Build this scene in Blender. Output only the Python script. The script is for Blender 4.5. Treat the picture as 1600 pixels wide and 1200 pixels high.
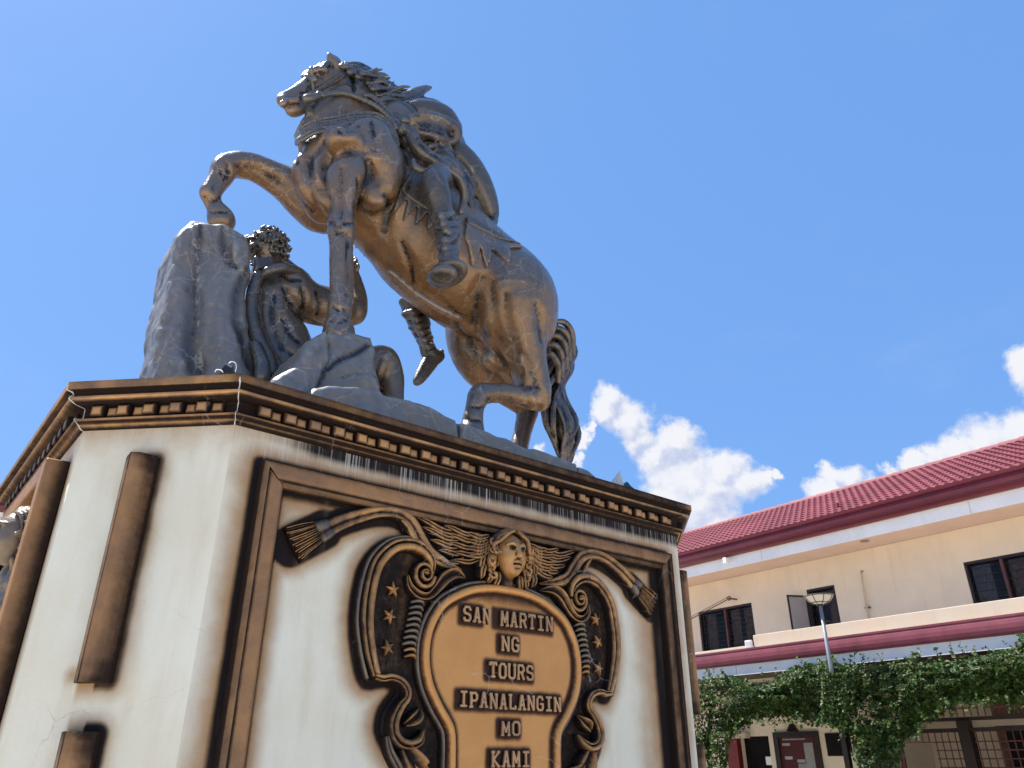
import bpy, math, random
import numpy as np
from mathutils import Vector, Matrix
for o in list(bpy.data.objects): bpy.data.objects.remove(o)
SC = bpy.context.scene
COL = SC.collection
rnd = random.Random(7)
# ------------------------------------------------------------------ camera
PITCH = math.radians(26.2)
FPX = 1202.0                      # focal length in photograph pixels (1600 wide)
camd = bpy.data.cameras.new('camera'); cam = bpy.data.objects.new('camera', camd); COL.objects.link(cam)
camd.sensor_fit = 'HORIZONTAL'; camd.sensor_width = 36.0; camd.lens = FPX / 1600 * 36.0
camd.clip_start = 0.05; camd.clip_end = 3000
cam.location = (0, 0, 1.6); cam.rotation_euler = (math.radians(90) + PITCH, 0, 0)
SC.camera = cam
# ------------------------------------------------------------------ exposure, sun, sky
SC.view_settings.view_transform = 'Standard'; SC.view_settings.look = 'None'
SC.view_settings.gamma = 1; SC.view_settings.use_curve_mapping = False
SC.view_settings.exposure = 0.95
SUN_AZ = math.radians(-68); SUN_EL = math.radians(60)
sund = bpy.data.lights.new('sun', 'SUN'); sun = bpy.data.objects.new('sun', sund); COL.objects.link(sun)
sund.energy = 5.0; sund.angle = math.radians(0.53); sund.color = (1.0, 0.95, 0.87)
sdir = Vector((math.sin(SUN_AZ) * math.cos(SUN_EL), math.cos(SUN_AZ) * math.cos(SUN_EL), math.sin(SUN_EL)))
sun.rotation_euler = sdir.to_track_quat('Z', 'Y').to_euler(); sun.location = sdir * 30
# pixel rays of the photograph, used to measure where things stand
cp, sp = math.cos(PITCH), math.sin(PITCH)
CAM = np.array([0, 0, 1.6]); RR = np.array([1., 0, 0]); UU = np.array([0, -sp, cp]); FF = np.array([0, cp, sp])
def ray(x, y): return (x - 800) / FPX * RR - (y - 600) / FPX * UU + FF
def onz(x, y, z):
    r = ray(x, y); return CAM + r * (z - 1.6) / r[2]
def onplane(x, y, o, n):
    r = ray(x, y); return CAM + r * ((np.array(o) - CAM) @ n) / (r @ n)
world = bpy.data.worlds.new('World'); SC.world = world; world.use_nodes = True
class NT:
    """small helper to write node trees"""
    def __init__(s, tree): s.t = tree; s.n = tree.nodes; s.l = tree.links
    def new(s, typ, **kw):
        nd = s.n.new(typ)
        for k, v in kw.items():
            if k.startswith('i_'):
                key = k[2:]; key = int(key) if key.isdigit() else key
                s.set(nd.inputs[key], v)
            else: setattr(nd, k, v)
        return nd
    def set(s, sock, v):
        if hasattr(v, 'is_linked') or hasattr(v, 'links'): s.l.new(v, sock)
        else:
            if sock.type == 'RGBA' and len(v) == 3: v = (*v, 1)
            sock.default_value = v
    def math(s, op, a, b=None, c=None, clamp=False):
        nd = s.n.new('ShaderNodeMath'); nd.operation = op; nd.use_clamp = clamp
        s.set(nd.inputs[0], a)
        if b is not None: s.set(nd.inputs[1], b)
        if c is not None: s.set(nd.inputs[2], c)
        return nd.outputs[0]
    def vmath(s, op, a, b=None, out=0):
        nd = s.n.new('ShaderNodeVectorMath'); nd.operation = op
        s.set(nd.inputs[0], a)
        if b is not None:
            s.set(nd.inputs[3 if op == 'SCALE' else 1], b)
        return nd.outputs['Value'] if out == 'v' else nd.outputs[0]
    def noise(s, vec, scale, detail=4, rough=0.55, dist=0.0, col=False):
        nd = s.n.new('ShaderNodeTexNoise'); s.l.new(vec, nd.inputs['Vector'])
        nd.inputs['Scale'].default_value = scale; nd.inputs['Detail'].default_value = detail
        nd.inputs['Roughness'].default_value = rough; nd.inputs['Distortion'].default_value = dist
        return nd.outputs['Color' if col else 'Fac']
    def ramp(s, fac, lo, hi, a=0.0, b=1.0, smooth=True):
        nd = s.n.new('ShaderNodeMapRange'); nd.interpolation_type = 'SMOOTHSTEP' if smooth else 'LINEAR'
        nd.clamp = True if not smooth else nd.clamp
        s.set(nd.inputs[0], fac); nd.inputs[1].default_value = lo; nd.inputs[2].default_value = hi
        nd.inputs[3].default_value = a; nd.inputs[4].default_value = b
        return nd.outputs[0]
    def mix(s, fac, a, b, typ='MIX'):
        nd = s.n.new('ShaderNodeMix'); nd.data_type = 'RGBA'; nd.blend_type = typ
        s.set(nd.inputs[0], fac); s.set(nd.inputs[6], a); s.set(nd.inputs[7], b)
        return nd.outputs[2]
def build_sky():
    N = NT(world.node_tree); N.n.clear()
    out = N.new('ShaderNodeOutputWorld'); bg = N.new('ShaderNodeBackground')
    N.l.new(bg.outputs[0], out.inputs[0])
    sky = N.new('ShaderNodeTexSky', sky_type='NISHITA', sun_disc=False, sun_elevation=SUN_EL,
                sun_rotation=SUN_AZ, altitude=20, air_density=1.0, dust_density=0.6, ozone_density=2.2)
    tc = N.new('ShaderNodeTexCoord'); d = tc.outputs['Generated']
    # cumulus: lumps given by direction on the sky and angular radius
    blobs = [(958, 634, 34), (945, 655, 26), (984, 664, 40), (1000, 690, 34), (1036, 715, 46), (1055, 702, 44), (1075, 765, 70), (1120, 775, 56), (1128, 742, 46), (1165, 762, 34),
             (1188, 752, 20), (1206, 746, 13), (1100, 800, 60), (1050, 790, 44), (905, 684, 17), (925, 676, 10), (898, 715, 16), (1130, 820, 40),
             (1297, 742, 24), (1318, 748, 30), (1345, 775, 34), (1285, 775, 34), (1395, 742, 20), (1425, 728, 28), (1462, 712, 34),
             (1505, 700, 42), (1555, 690, 50), (1610, 675, 52), (1660, 660, 60), (1598, 572, 40), (1625, 590, 50), (1670, 575, 50),
             (838, 690, 13), (1750, 640, 90), (1860, 690, 110), (-260, 900, 90), (-380, 880, 110), (2100, 780, 160)]
    nz = N.noise(d, 9, 7, 0.62, col=True)
    wv = N.vmath('SUBTRACT', nz, (0.5, 0.5, 0.5)); wv = N.vmath('SCALE', wv, 0.075)
    nz2 = N.noise(d, 34, 6, 0.6, col=True)
    wv2 = N.vmath('SCALE', N.vmath('SUBTRACT', nz2, (0.5, 0.5, 0.5)), 0.034)
    dn = N.vmath('NORMALIZE', d)
    p = N.vmath('ADD', N.vmath('ADD', dn, wv), wv2)
    up = N.vmath('ADD', p, tuple(0.012 * np.array(sdir)))      # the same field, sampled towards the sun, for lit tops
    def field(q):
        acc = None
        for x, y, r in blobs:
            c = ray(x, y); L = np.linalg.norm(c); c = c / L
            dist = N.vmath('DISTANCE', q, tuple(c), out='v')
            m = N.math('MULTIPLY_ADD', dist, -1.0 / (r / FPX / L), 1.0)
            acc = m if acc is None else N.math('SMOOTH_MAX', acc, m, 0.25)
        return acc
    f0 = field(p)
    fine = N.noise(d, 60, 8, 0.6)
    dens = N.math('ADD', f0, N.math('MULTIPLY_ADD', fine, 0.55, -0.27))
    mask = N.ramp(dens, -0.08, 0.50)
    f1 = field(up)
    lit = N.ramp(N.math('ADD', N.math('SUBTRACT', f0, f1), N.math('MULTIPLY_ADD', fine, 0.9, -0.45)), -0.42, 0.28)
    edge = N.ramp(f0, 0.05, 0.5, 1.0, 0.0)
    lum = N.math('MAXIMUM', lit, N.math('MULTIPLY', edge, 0.55))
    ccol = N.mix(lum, (3.55, 4.0, 5.4), (5.75, 5.85, 6.2))
    wisp = N.ramp(N.noise(N.vmath('MULTIPLY', d, (1.0, 1.0, 2.2)), 3.0, 9, 0.62), 0.55, 0.95, 0, 0.16)
    skyc = N.mix(0.66, sky.outputs[0], (1.16, 2.86, 6.6))
    base = N.mix(wisp, skyc, (5.5, 6.0, 7.2))
    allc = N.mix(mask, base, ccol)
    N.l.new(allc, bg.inputs[0]); bg.inputs[1].default_value = 0.081
build_sky()
# ------------------------------------------------------------------ helpers
def principled(name, rough=0.6, spec=0.4, metal=0.0):
    m = bpy.data.materials.new(name); m.use_nodes = True
    N = NT(m.node_tree); N.b = N.n['Principled BSDF']; N.m = m
    N.b.inputs['Roughness'].default_value = rough
    N.b.inputs['Specular IOR Level'].default_value = spec
    N.b.inputs['Metallic'].default_value = metal
    N.co = N.new('ShaderNodeNewGeometry').outputs['Position']
    return N
def simple_mat(name, col, rough=0.6, var=0.12, scale=6, bump=0.1, spec=0.4, metal=0.0, bscale=60, tint=None, streak=0.0):
    N = principled(name, rough, spec, metal)
    a = N.noise(N.co, scale, 6, 0.6)
    lo = tuple(c * (1 - var) for c in col); hi = tuple(min(1, c * (1 + var)) for c in col) if tint is None else tint
    cc = N.mix(N.ramp(a, 0.3, 0.7), lo, hi)
    if streak: cc = N.mix(N.math('MULTIPLY', N.ramp(N.noise(N.vmath('MULTIPLY', N.co, (4.5, 4.5, .45)), 1.0, 8, .65), .5, .78), streak), cc, tuple(c * .55 for c in col)); cc = N.mix(N.math('MULTIPLY', N.ramp(N.noise(N.co, .55, 6, .6), .45, .75), streak * .6), cc, tuple(c * .72 for c in col))
    N.set(N.b.inputs['Base Color'], cc)
    b = N.noise(N.co, bscale, 5, 0.6)
    bp = N.new('ShaderNodeBump', i_Strength=bump, i_Distance=0.01); N.l.new(b, bp.inputs['Height'])
    N.l.new(bp.outputs[0], N.b.inputs['Normal'])
    return N.m
def setmesh(me, V, F):
    """V (n,3) array, F list of polygons or (m,k) array"""
    V = np.asarray(V, np.float32)
    if isinstance(F, np.ndarray):
        me.vertices.add(len(V)); me.vertices.foreach_set('co', V.ravel())
        k = F.shape[1]; me.loops.add(F.size); me.loops.foreach_set('vertex_index', F.ravel().astype(np.int32))
        me.polygons.add(len(F)); me.polygons.foreach_set('loop_start', np.arange(0, F.size, k, dtype=np.int32))
        me.update(calc_edges=True); me.validate()
    else:
        me.from_pydata([tuple(map(float, v)) for v in V], [], F); me.update()
def mobj(name, V, F, mat, parent=None, smooth=False, ink=None, uv=None):
    me = bpy.data.meshes.new(name); setmesh(me, V, F)
    me.polygons.foreach_set('use_smooth', np.full(len(me.polygons), bool(smooth)))
    if ink is not None:
        ink = np.asarray(ink, np.float32)
        if ink.ndim == 1: ink = np.stack([ink, 0 * ink, 0 * ink], 1)
        a = me.color_attributes.new('ink', 'FLOAT_COLOR', 'POINT')
        a.data.foreach_set('color', np.concatenate([ink, np.ones((len(ink), 1), np.float32)], 1).ravel())
    if uv is not None:
        l = me.uv_layers.new(name='face'); vi = np.zeros(len(me.loops), np.int32); me.loops.foreach_get('vertex_index', vi)
        l.data.foreach_set('uv', np.asarray(uv, np.float32)[vi].ravel())
    me.materials.append(mat)
    return link(bpy.data.objects.new(name, me), parent)
def link(o, parent=None):
    COL.objects.link(o)
    if parent is not None:
        o.parent = parent; o.matrix_parent_inverse = Matrix.Translation(-parent.location) if parent.type == 'EMPTY' else Matrix.Identity(4)
    return o
def tag(o, label=None, cat=None, group=None, kind=None):
    if label: o['label'] = label
    if cat: o['category'] = cat
    if group: o['group'] = group
    if kind: o['kind'] = kind
    return o
def thing(name, loc, label, cat, group=None):
    o = bpy.data.objects.new(name, None); o.location = tuple(map(float, loc)); o.empty_display_size = 0.2; COL.objects.link(o)
    return tag(o, label, cat, group)
class MB:
    """mesh collector"""
    def __init__(s): s.v = []; s.f = []; s.k = []
    def add(s, V, F, ink=0.0):
        b = len(s.v); s.v += [tuple(map(float, p)) for p in V]; s.f += [[i + b for i in f] for f in F]
        s.k += list(ink) if hasattr(ink, '__len__') else [ink] * len(V)
    def box(s, fr, a0, a1, b0, b1, c0, c1, bev=0.0):
        """box in frame fr(a,b,c)"""
        if bev <= 0:
            P = [fr(a, b, c) for a in (a0, a1) for b in (b0, b1) for c in (c0, c1)]
            s.add(P, [[0, 1, 3, 2], [4, 6, 7, 5], [0, 4, 5, 1], [2, 3, 7, 6], [0, 2, 6, 4], [1, 5, 7, 3]]); return
        P = []; idx = {}
        A = (a0, a1); B = (b0, b1); Cc = (c0, c1)
        for i in (0, 1):
            for j in (0, 1):
                for k in (0, 1):
                    for ax in range(3):
                        q = [A[i], B[j], Cc[k]]
                        for m, s_ in enumerate((i, j, k)):
                            if m != ax: q[m] += bev * (1 if s_ == 0 else -1)
                        idx[(i, j, k, ax)] = len(P); P.append(fr(*q))
        F = []
        for ax in range(3):
            o1, o2 = [x for x in range(3) if x != ax]
            for sd in (0, 1):
                f = []
                for (p, q) in ((0, 0), (1, 0), (1, 1), (0, 1)):
                    key = [0, 0, 0]; key[ax] = sd; key[o1] = p; key[o2] = q
                    f.append(idx[(*key, ax)])
                F.append(f)
        for ax in range(3):                      # edge chamfers, parallel to ax
            o1, o2 = [x for x in range(3) if x != ax]
            for p in (0, 1):
                for q in (0, 1):
                    f = []
                    for (sd, w) in ((0, o1), (1, o1), (1, o2), (0, o2)):
                        key = [0, 0, 0]; key[ax] = sd; key[o1] = p; key[o2] = q
                        f.append(idx[(*key, w)])
                    F.append(f)
        for i in (0, 1):
            for j in (0, 1):
                for k in (0, 1): F.append([idx[(i, j, k, 0)], idx[(i, j, k, 1)], idx[(i, j, k, 2)]])
        s.add(P, F)
    def tube(s, pts, rad, n=8, cap=True):
        pts = [Vector(p) for p in pts]; R = rad if hasattr(rad, '__len__') else [rad] * len(pts)
        P = []; F = []
        for i, p in enumerate(pts):
            t = (pts[min(i + 1, len(pts) - 1)] - pts[max(i - 1, 0)]).normalized()
            a = t.cross(Vector((0.13, 0.27, 1)) if abs(t.z) < 0.95 else Vector((1, 0.2, 0))).normalized(); b = t.cross(a)
            for k in range(n):
                w = 2 * math.pi * k / n; P.append(p + (a * math.cos(w) + b * math.sin(w)) * R[i])
        for i in range(len(pts) - 1):
            for k in range(n):
                F.append([i * n + k, i * n + (k + 1) % n, (i + 1) * n + (k + 1) % n, (i + 1) * n + k])
        if cap: F += [list(range(n))[::-1], [(len(pts) - 1) * n + k for k in range(n)]]
        s.add(P, F)
    def build(s, name, mat, parent=None, smooth=False, ink=False, uv=None):
        return mobj(name, s.v, s.f, mat, parent, smooth, s.k if ink else None, uv)
def fixn(o):
    import bmesh
    bm = bmesh.new(); bm.from_mesh(o.data); bmesh.ops.recalc_face_normals(bm, faces=bm.faces); bm.to_mesh(o.data); bm.free(); return o
def catmull(P, n=6, closed=False):
    P = [np.array(p, float) for p in P]; out = []; L = len(P)
    for i in range(L if closed else L - 1):
        if closed: a, b, c, e = P[(i - 1) % L], P[i], P[(i + 1) % L], P[(i + 2) % L]
        else: a, b, c, e = P[max(i - 1, 0)], P[i], P[i + 1], P[min(i + 2, L - 1)]
        for k in range(n):
            t = k / n
            out.append(0.5 * ((2 * b) + (c - a) * t + (2 * a - 5 * b + 4 * c - e) * t * t + (3 * b - a - 3 * c + e) * t ** 3))
    if not closed: out.append(P[-1])
    return out
# ------------------------------------------------------------------ signed distance sculpting (smooth unions, meshed by surface nets)
def nets(f, lo, h):
    nx, ny, nz = f.shape; neg = f < 0
    n8 = [neg[i:nx - 1 + i, j:ny - 1 + j, k:nz - 1 + k] for i in (0, 1) for j in (0, 1) for k in (0, 1)]
    c = np.zeros(n8[0].shape, np.int8)
    for a in n8: c += a
    act = (c > 0) & (c < 8); I, J, K = np.nonzero(act)
    idx = -np.ones(act.shape, np.int32); idx[I, J, K] = np.arange(len(I))
    S = np.zeros((len(I), 3), np.float64); W = np.zeros(len(I))
    cor = [(i, j, k) for i in (0, 1) for j in (0, 1) for k in (0, 1)]
    vals = {q: f[I + q[0], J + q[1], K + q[2]] for q in cor}
    for q in cor:
        for ax in range(3):
            if q[ax] == 0:
                r = list(q); r[ax] = 1; r = tuple(r); a, b = vals[q], vals[r]
                m = (a < 0) != (b < 0); t = np.where(m, a / np.where(m, a - b, 1), 0)
                p = np.array(q, float)[None, :].repeat(len(I), 0); p[:, ax] += t
                S[m] += p[m]; W += m
    V = S / W[:, None] + np.stack([I, J, K], 1); V = V * h + np.array(lo)
    Fs = []
    for ax in range(3):
        sl0 = [slice(1, -1)] * 3; sl1 = [slice(1, -1)] * 3
        sl0[ax] = slice(0, -1); sl1[ax] = slice(1, None)
        a, b = neg[tuple(sl0)], neg[tuple(sl1)]
        for fl, m in ((0, a & ~b), (1, ~a & b)):
            i, j, k = np.nonzero(m); off = [1, 1, 1]; off[ax] = 0
            g = [i + off[0], j + off[1], k + off[2]]
            u, w = [x for x in range(3) if x != ax]
            if ax == 1: u, w = w, u
            q = []
            for du, dw in ((-1, -1), (0, -1), (0, 0), (-1, 0)):
                gg = [x.copy() for x in g]; gg[u] += du; gg[w] += dw; q.append(idx[gg[0], gg[1], gg[2]])
            Q = np.stack(q if not fl else q[::-1], 1); Fs.append(Q)
    return V, np.concatenate(Fs)
class Sdf:
    def __init__(s, lo, hi, h):
        s.lo = np.array(lo, float); s.h = h
        s.n = np.ceil((np.array(hi) - s.lo) / h).astype(int) + 1
        s.ax = [s.lo[i] + np.arange(s.n[i]) * h for i in range(3)]
        s.f = np.full(tuple(s.n), 0.3, np.float32); s.marks = []
    def sl(s, a, b):
        i0 = np.maximum(np.floor((np.array(a) - s.lo) / s.h).astype(int), 0); i1 = np.minimum(np.ceil((np.array(b) - s.lo) / s.h).astype(int) + 1, s.n)
        if (i1 <= i0).any(): return None, None
        S = tuple(slice(int(i0[k]), int(i1[k])) for k in range(3))
        X = s.ax[0][S[0]][:, None, None].astype(np.float32); Y = s.ax[1][S[1]][None, :, None].astype(np.float32); Z = s.ax[2][S[2]][None, None, :].astype(np.float32)
        return S, (X, Y, Z)
    def put(s, S, d, k, op):
        a = s.f[S]
        if op < 0:
            d = -d; hh = np.maximum(k - np.abs(a - d), 0) / max(k, 1e-6); s.f[S] = np.maximum(a, d) + hh * hh * k * 0.25
        else:
            hh = np.maximum(k - np.abs(a - d), 0) / max(k, 1e-6); s.f[S] = np.minimum(a, d) - hh * hh * k * 0.25
    def cone(s, a, b, ra, rb, k=0.03, op=1, fl=None):
        a = np.array(a, float); b = np.array(b, float); R = max(ra, rb) + k + 3 * s.h
        ext = np.full(3, R)
        if fl is not None:
            n, q = np.array(fl[0], float), fl[1]; n = n / np.linalg.norm(n)
            if q > 1: ext = R + np.abs(n) * R * (q - 1)
        S, P = s.sl(np.minimum(a, b) - ext, np.maximum(a, b) + ext)
        if S is None: return s
        X, Y, Z = P
        dx, dy, dz = X - a[0], Y - a[1], Z - a[2]; v = b - a
        if fl is not None:
            w = (1 / q - 1); c = dx * n[0] + dy * n[1] + dz * n[2]; dx = dx + w * c * n[0]; dy = dy + w * c * n[1]; dz = dz + w * c * n[2]
            v = v + w * (v @ n) * n
        L = v @ v + 1e-12
        t = np.clip((dx * v[0] + dy * v[1] + dz * v[2]) / L, 0, 1)
        d = np.sqrt((dx - t * v[0]) ** 2 + (dy - t * v[1]) ** 2 + (dz - t * v[2]) ** 2) - (ra + (rb - ra) * t)
        s.put(S, d, k, op); return s
    def chain(s, P, k=0.03, op=1, fl=None, n=4):
        """P: list of (x,y,z,r)"""
        Q = catmull(P, n) if n > 1 else P
        for a, b in zip(Q[:-1], Q[1:]): s.cone(a[:3], b[:3], max(a[3], 1e-3), max(b[3], 1e-3), k, op, fl)
        return s
    def ell(s, c, r, k=0.03, op=1, M=None):
        c = np.array(c, float); r = np.array(r, float); R = r.max() + k + 3 * s.h
        S, P = s.sl(c - R, c + R)
        if S is None: return s
        X, Y, Z = P; dx, dy, dz = X - c[0], Y - c[1], Z - c[2]
        if M is not None:
            dx, dy, dz = (M[i][0] * dx + M[i][1] * dy + M[i][2] * dz for i in range(3))
        k0 = np.sqrt((dx / r[0]) ** 2 + (dy / r[1]) ** 2 + (dz / r[2]) ** 2)
        k1 = np.sqrt((dx / r[0] ** 2) ** 2 + (dy / r[1] ** 2) ** 2 + (dz / r[2] ** 2) ** 2) + 1e-9
        s.put(S, k0 * (k0 - 1) / k1, k, op); return s
    def poly2(s, pts, S, rnd_=0.0):
        """2-D distance to a polygon in (x,z) over slice S"""
        X = s.ax[0][S[0]][:, None]; Z = s.ax[2][S[2]][None, :]; P = np.array(pts, float)
        d = np.full((X.shape[0], Z.shape[1]), 1e9); sg = np.ones_like(d)
        for i in range(len(P)):
            a, b = P[i], P[i - 1]; e = b - a; wx, wz = X - a[0], Z - a[1]
            t = np.clip((wx * e[0] + wz * e[1]) / (e @ e + 1e-12), 0, 1)
            d = np.minimum(d, (wx - e[0] * t) ** 2 + (wz - e[1] * t) ** 2)
            c1 = Z >= a[1]; c2 = Z < b[1]; c3 = e[0] * wz > e[1] * wx
            fl = (c1 & c2 & c3) | (~c1 & ~c2 & ~c3); sg = np.where(fl, -sg, sg)
        return (sg * np.sqrt(d) - rnd_).astype(np.float32)
    def prism(s, pts, d0, d1, k=0.02, op=1, r=0.01, slope=0.0):
        P = np.array(pts, float); m = k + r + 3 * s.h
        S, G = s.sl((P[:, 0].min() - m, d0 - m, P[:, 1].min() - m), (P[:, 0].max() + m, d1 + m, P[:, 1].max() + m))
        if S is None: return s
        q = s.poly2([(a, b) for a, b in pts], S)[:, None, :] + r
        e = np.abs(G[1] - (d0 + d1) / 2) - (d1 - d0) / 2 + r
        if slope: pass
        q, e = np.broadcast_arrays(q, e)
        d = np.minimum(np.maximum(q, e), 0) + np.sqrt(np.maximum(q, 0) ** 2 + np.maximum(e, 0) ** 2) - r
        s.put(S, d, k, op); return s
    def shell(s, base, pts, t, d0=-9, d1=9, r=0.004):
        """offset skin of thickness t over another field, kept inside a polygon in (x,z)"""
        S = (slice(None),) * 3; q = s.poly2(pts, S)[:, None, :]
        Y = s.ax[1][None, :, None]; e = np.maximum(d0 - Y, Y - d1)
        d = np.maximum(np.maximum(base.f - t, q + r), e); s.f = np.minimum(s.f, d.astype(np.float32)); return s
    def noise(s, amp, cell, seed=0, octv=2):
        g = np.random.RandomState(seed)
        for o in range(octv):
            c = cell / 2 ** o; A = amp / 1.8 ** o
            m = [int(np.ceil((s.n[i] * s.h) / c)) + 3 for i in range(3)]
            L = g.uniform(-1, 1, m).astype(np.float32)
            for ax in range(3):
                x = (s.ax[ax] - s.lo[ax]) / c; i = np.floor(x).astype(int); t = (x - i); t = (t * t * (3 - 2 * t)).astype(np.float32)
                sh = [1, 1, 1]; sh[ax] = -1; t = t.reshape(sh)
                L = np.take(L, i, ax) * (1 - t) + np.take(L, i + 1, ax) * t
            s.f += A * L
        return s
    def cut(s, axis, v, keep=1):
        """keep the half above v (keep=1) along an axis"""
        sh = [1, 1, 1]; sh[axis] = -1; a = s.ax[axis].reshape(sh)
        s.f = np.maximum(s.f, (keep * (v - a)).astype(np.float32)); return s
    def mesh(s, fr):
        f = s.f; b = 0.3
        for ax in range(3):
            sl = [slice(None)] * 3
            for e in (0, -1): sl[ax] = e; f[tuple(sl)] = np.maximum(f[tuple(sl)], 1e-3)
        V, F = nets(f, s.lo, s.h)
        return fr(V), F, V

CAML = None
def hit(S, x, y):
    """first point where the sight line of a photograph pixel meets a sculpted surface"""
    r = ray(x, y); o = CAM - C0; r = r / np.linalg.norm(r)
    O = np.array([o @ SV, o @ DV, o[2]]); D = np.array([r @ SV, r @ DV, r[2]])
    t = np.arange(1.5, 9.5, S.h * .5); P = O + t[:, None] * D; I = np.round((P - S.lo) / S.h).astype(int)
    ok = ((I >= 0) & (I < S.n)).all(1); I = np.clip(I, 0, S.n - 1); v = S.f[I[:, 0], I[:, 1], I[:, 2]]; k = np.nonzero(ok & (v < 0))[0]
    if len(k) == 0: return None, None, None
    return P[k[0]], D, t[k[0]] / FPX
def carve(S, pts, amt=1.0, k=.006, cut=.62, wide=1.7, do=True, ridge=False):
    """cut a groove (or lay a ridge) along a line on the surface; remembers it so the crease can be darkened"""
    Q = []
    for x, y, r in pts:
        h, D, s = hit(S, x, y)
        if h is not None: Q.append(np.array((*h, r * s)))
    if len(Q) < 2: return
    Q = [tuple(q) for q in catmull(Q, 6)]
    if not ridge and amt > 0: S.marks += [(np.array(q[:3]), q[3] * wide + .004, amt) for q in Q]
    segs = [(p, q) for p, q in zip(Q[:-1], Q[1:]) if np.linalg.norm(np.array(p[:3]) - np.array(q[:3])) < .16]
    if not segs: return
    A = np.array([p for s_ in segs for p in s_]); R = A[:, 3].max() * 4 + .01
    Sl, G = S.sl(A[:, :3].min(0) - R, A[:, :3].max(0) + R)
    if Sl is None: return
    best = np.full(S.f[Sl].shape, 0, np.float32)
    for p, q in segs:
        a_ = np.array(p[:3]); v = np.array(q[:3]) - a_; L = v @ v + 1e-12; dx, dy, dz = G[0] - a_[0], G[1] - a_[1], G[2] - a_[2]
        t = np.clip((dx * v[0] + dy * v[1] + dz * v[2]) / L, 0, 1); d = np.sqrt((dx - t * v[0]) ** 2 + (dy - t * v[1]) ** 2 + (dz - t * v[2]) ** 2); w = p[3] + (q[3] - p[3]) * t
        best = np.maximum(best, w * np.exp(-(d / (w * 1.5)) ** 1.6))
    S.f[Sl] += (-1 if ridge else 1) * cut * best
def wash(S, x, y, r, amt=1.0):  # dark spot that paints crease shade into the statue's colour
    h, D, s = hit(S, x, y)
    if h is not None: S.marks.append((h, r * s, amt))
def marks_ink(S, base=0.0):
    def f(L_):
        k = np.full(len(L_), base, np.float32)
        for p, r, a in S.marks:
            m = (np.abs(L_ - p) < r).all(1); i = np.nonzero(m)[0]
            if len(i): d = np.linalg.norm(L_[i] - p, axis=1); k[i] = np.maximum(k[i], a * np.clip(1.1 - d / r, 0, 1) ** 1.3)
        return k
    return f
def curv(S, L_, m=2):
    """mean curvature of the sculpted field at the vertices: hollows are negative, crests positive"""
    I = np.clip(np.round((L_ - S.lo) / S.h).astype(int), m, S.n - 1 - m); f = S.f; acc = -6 * f[I[:, 0], I[:, 1], I[:, 2]]
    for ax in range(3):
        for s_ in (-m, m):
            J = I.copy(); J[:, ax] += s_; acc = acc + f[J[:, 0], J[:, 1], J[:, 2]]
    return acc / (m * S.h) ** 2
def curv_tint(S, L_, ink, m=2, lo=(2, 34), hi=(16, 60)):  # ink plus darker hollows, and lighter crests, by curvature
    c = curv(S, L_, m); return np.stack([np.clip(np.maximum(ink, 0) + .9 * np.clip((-c - lo[0]) / (lo[1] - lo[0]), 0, 1), 0, 1), np.clip((c - hi[0]) / (hi[1] - hi[0]), 0, 1), 0 * c], 1)
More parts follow.
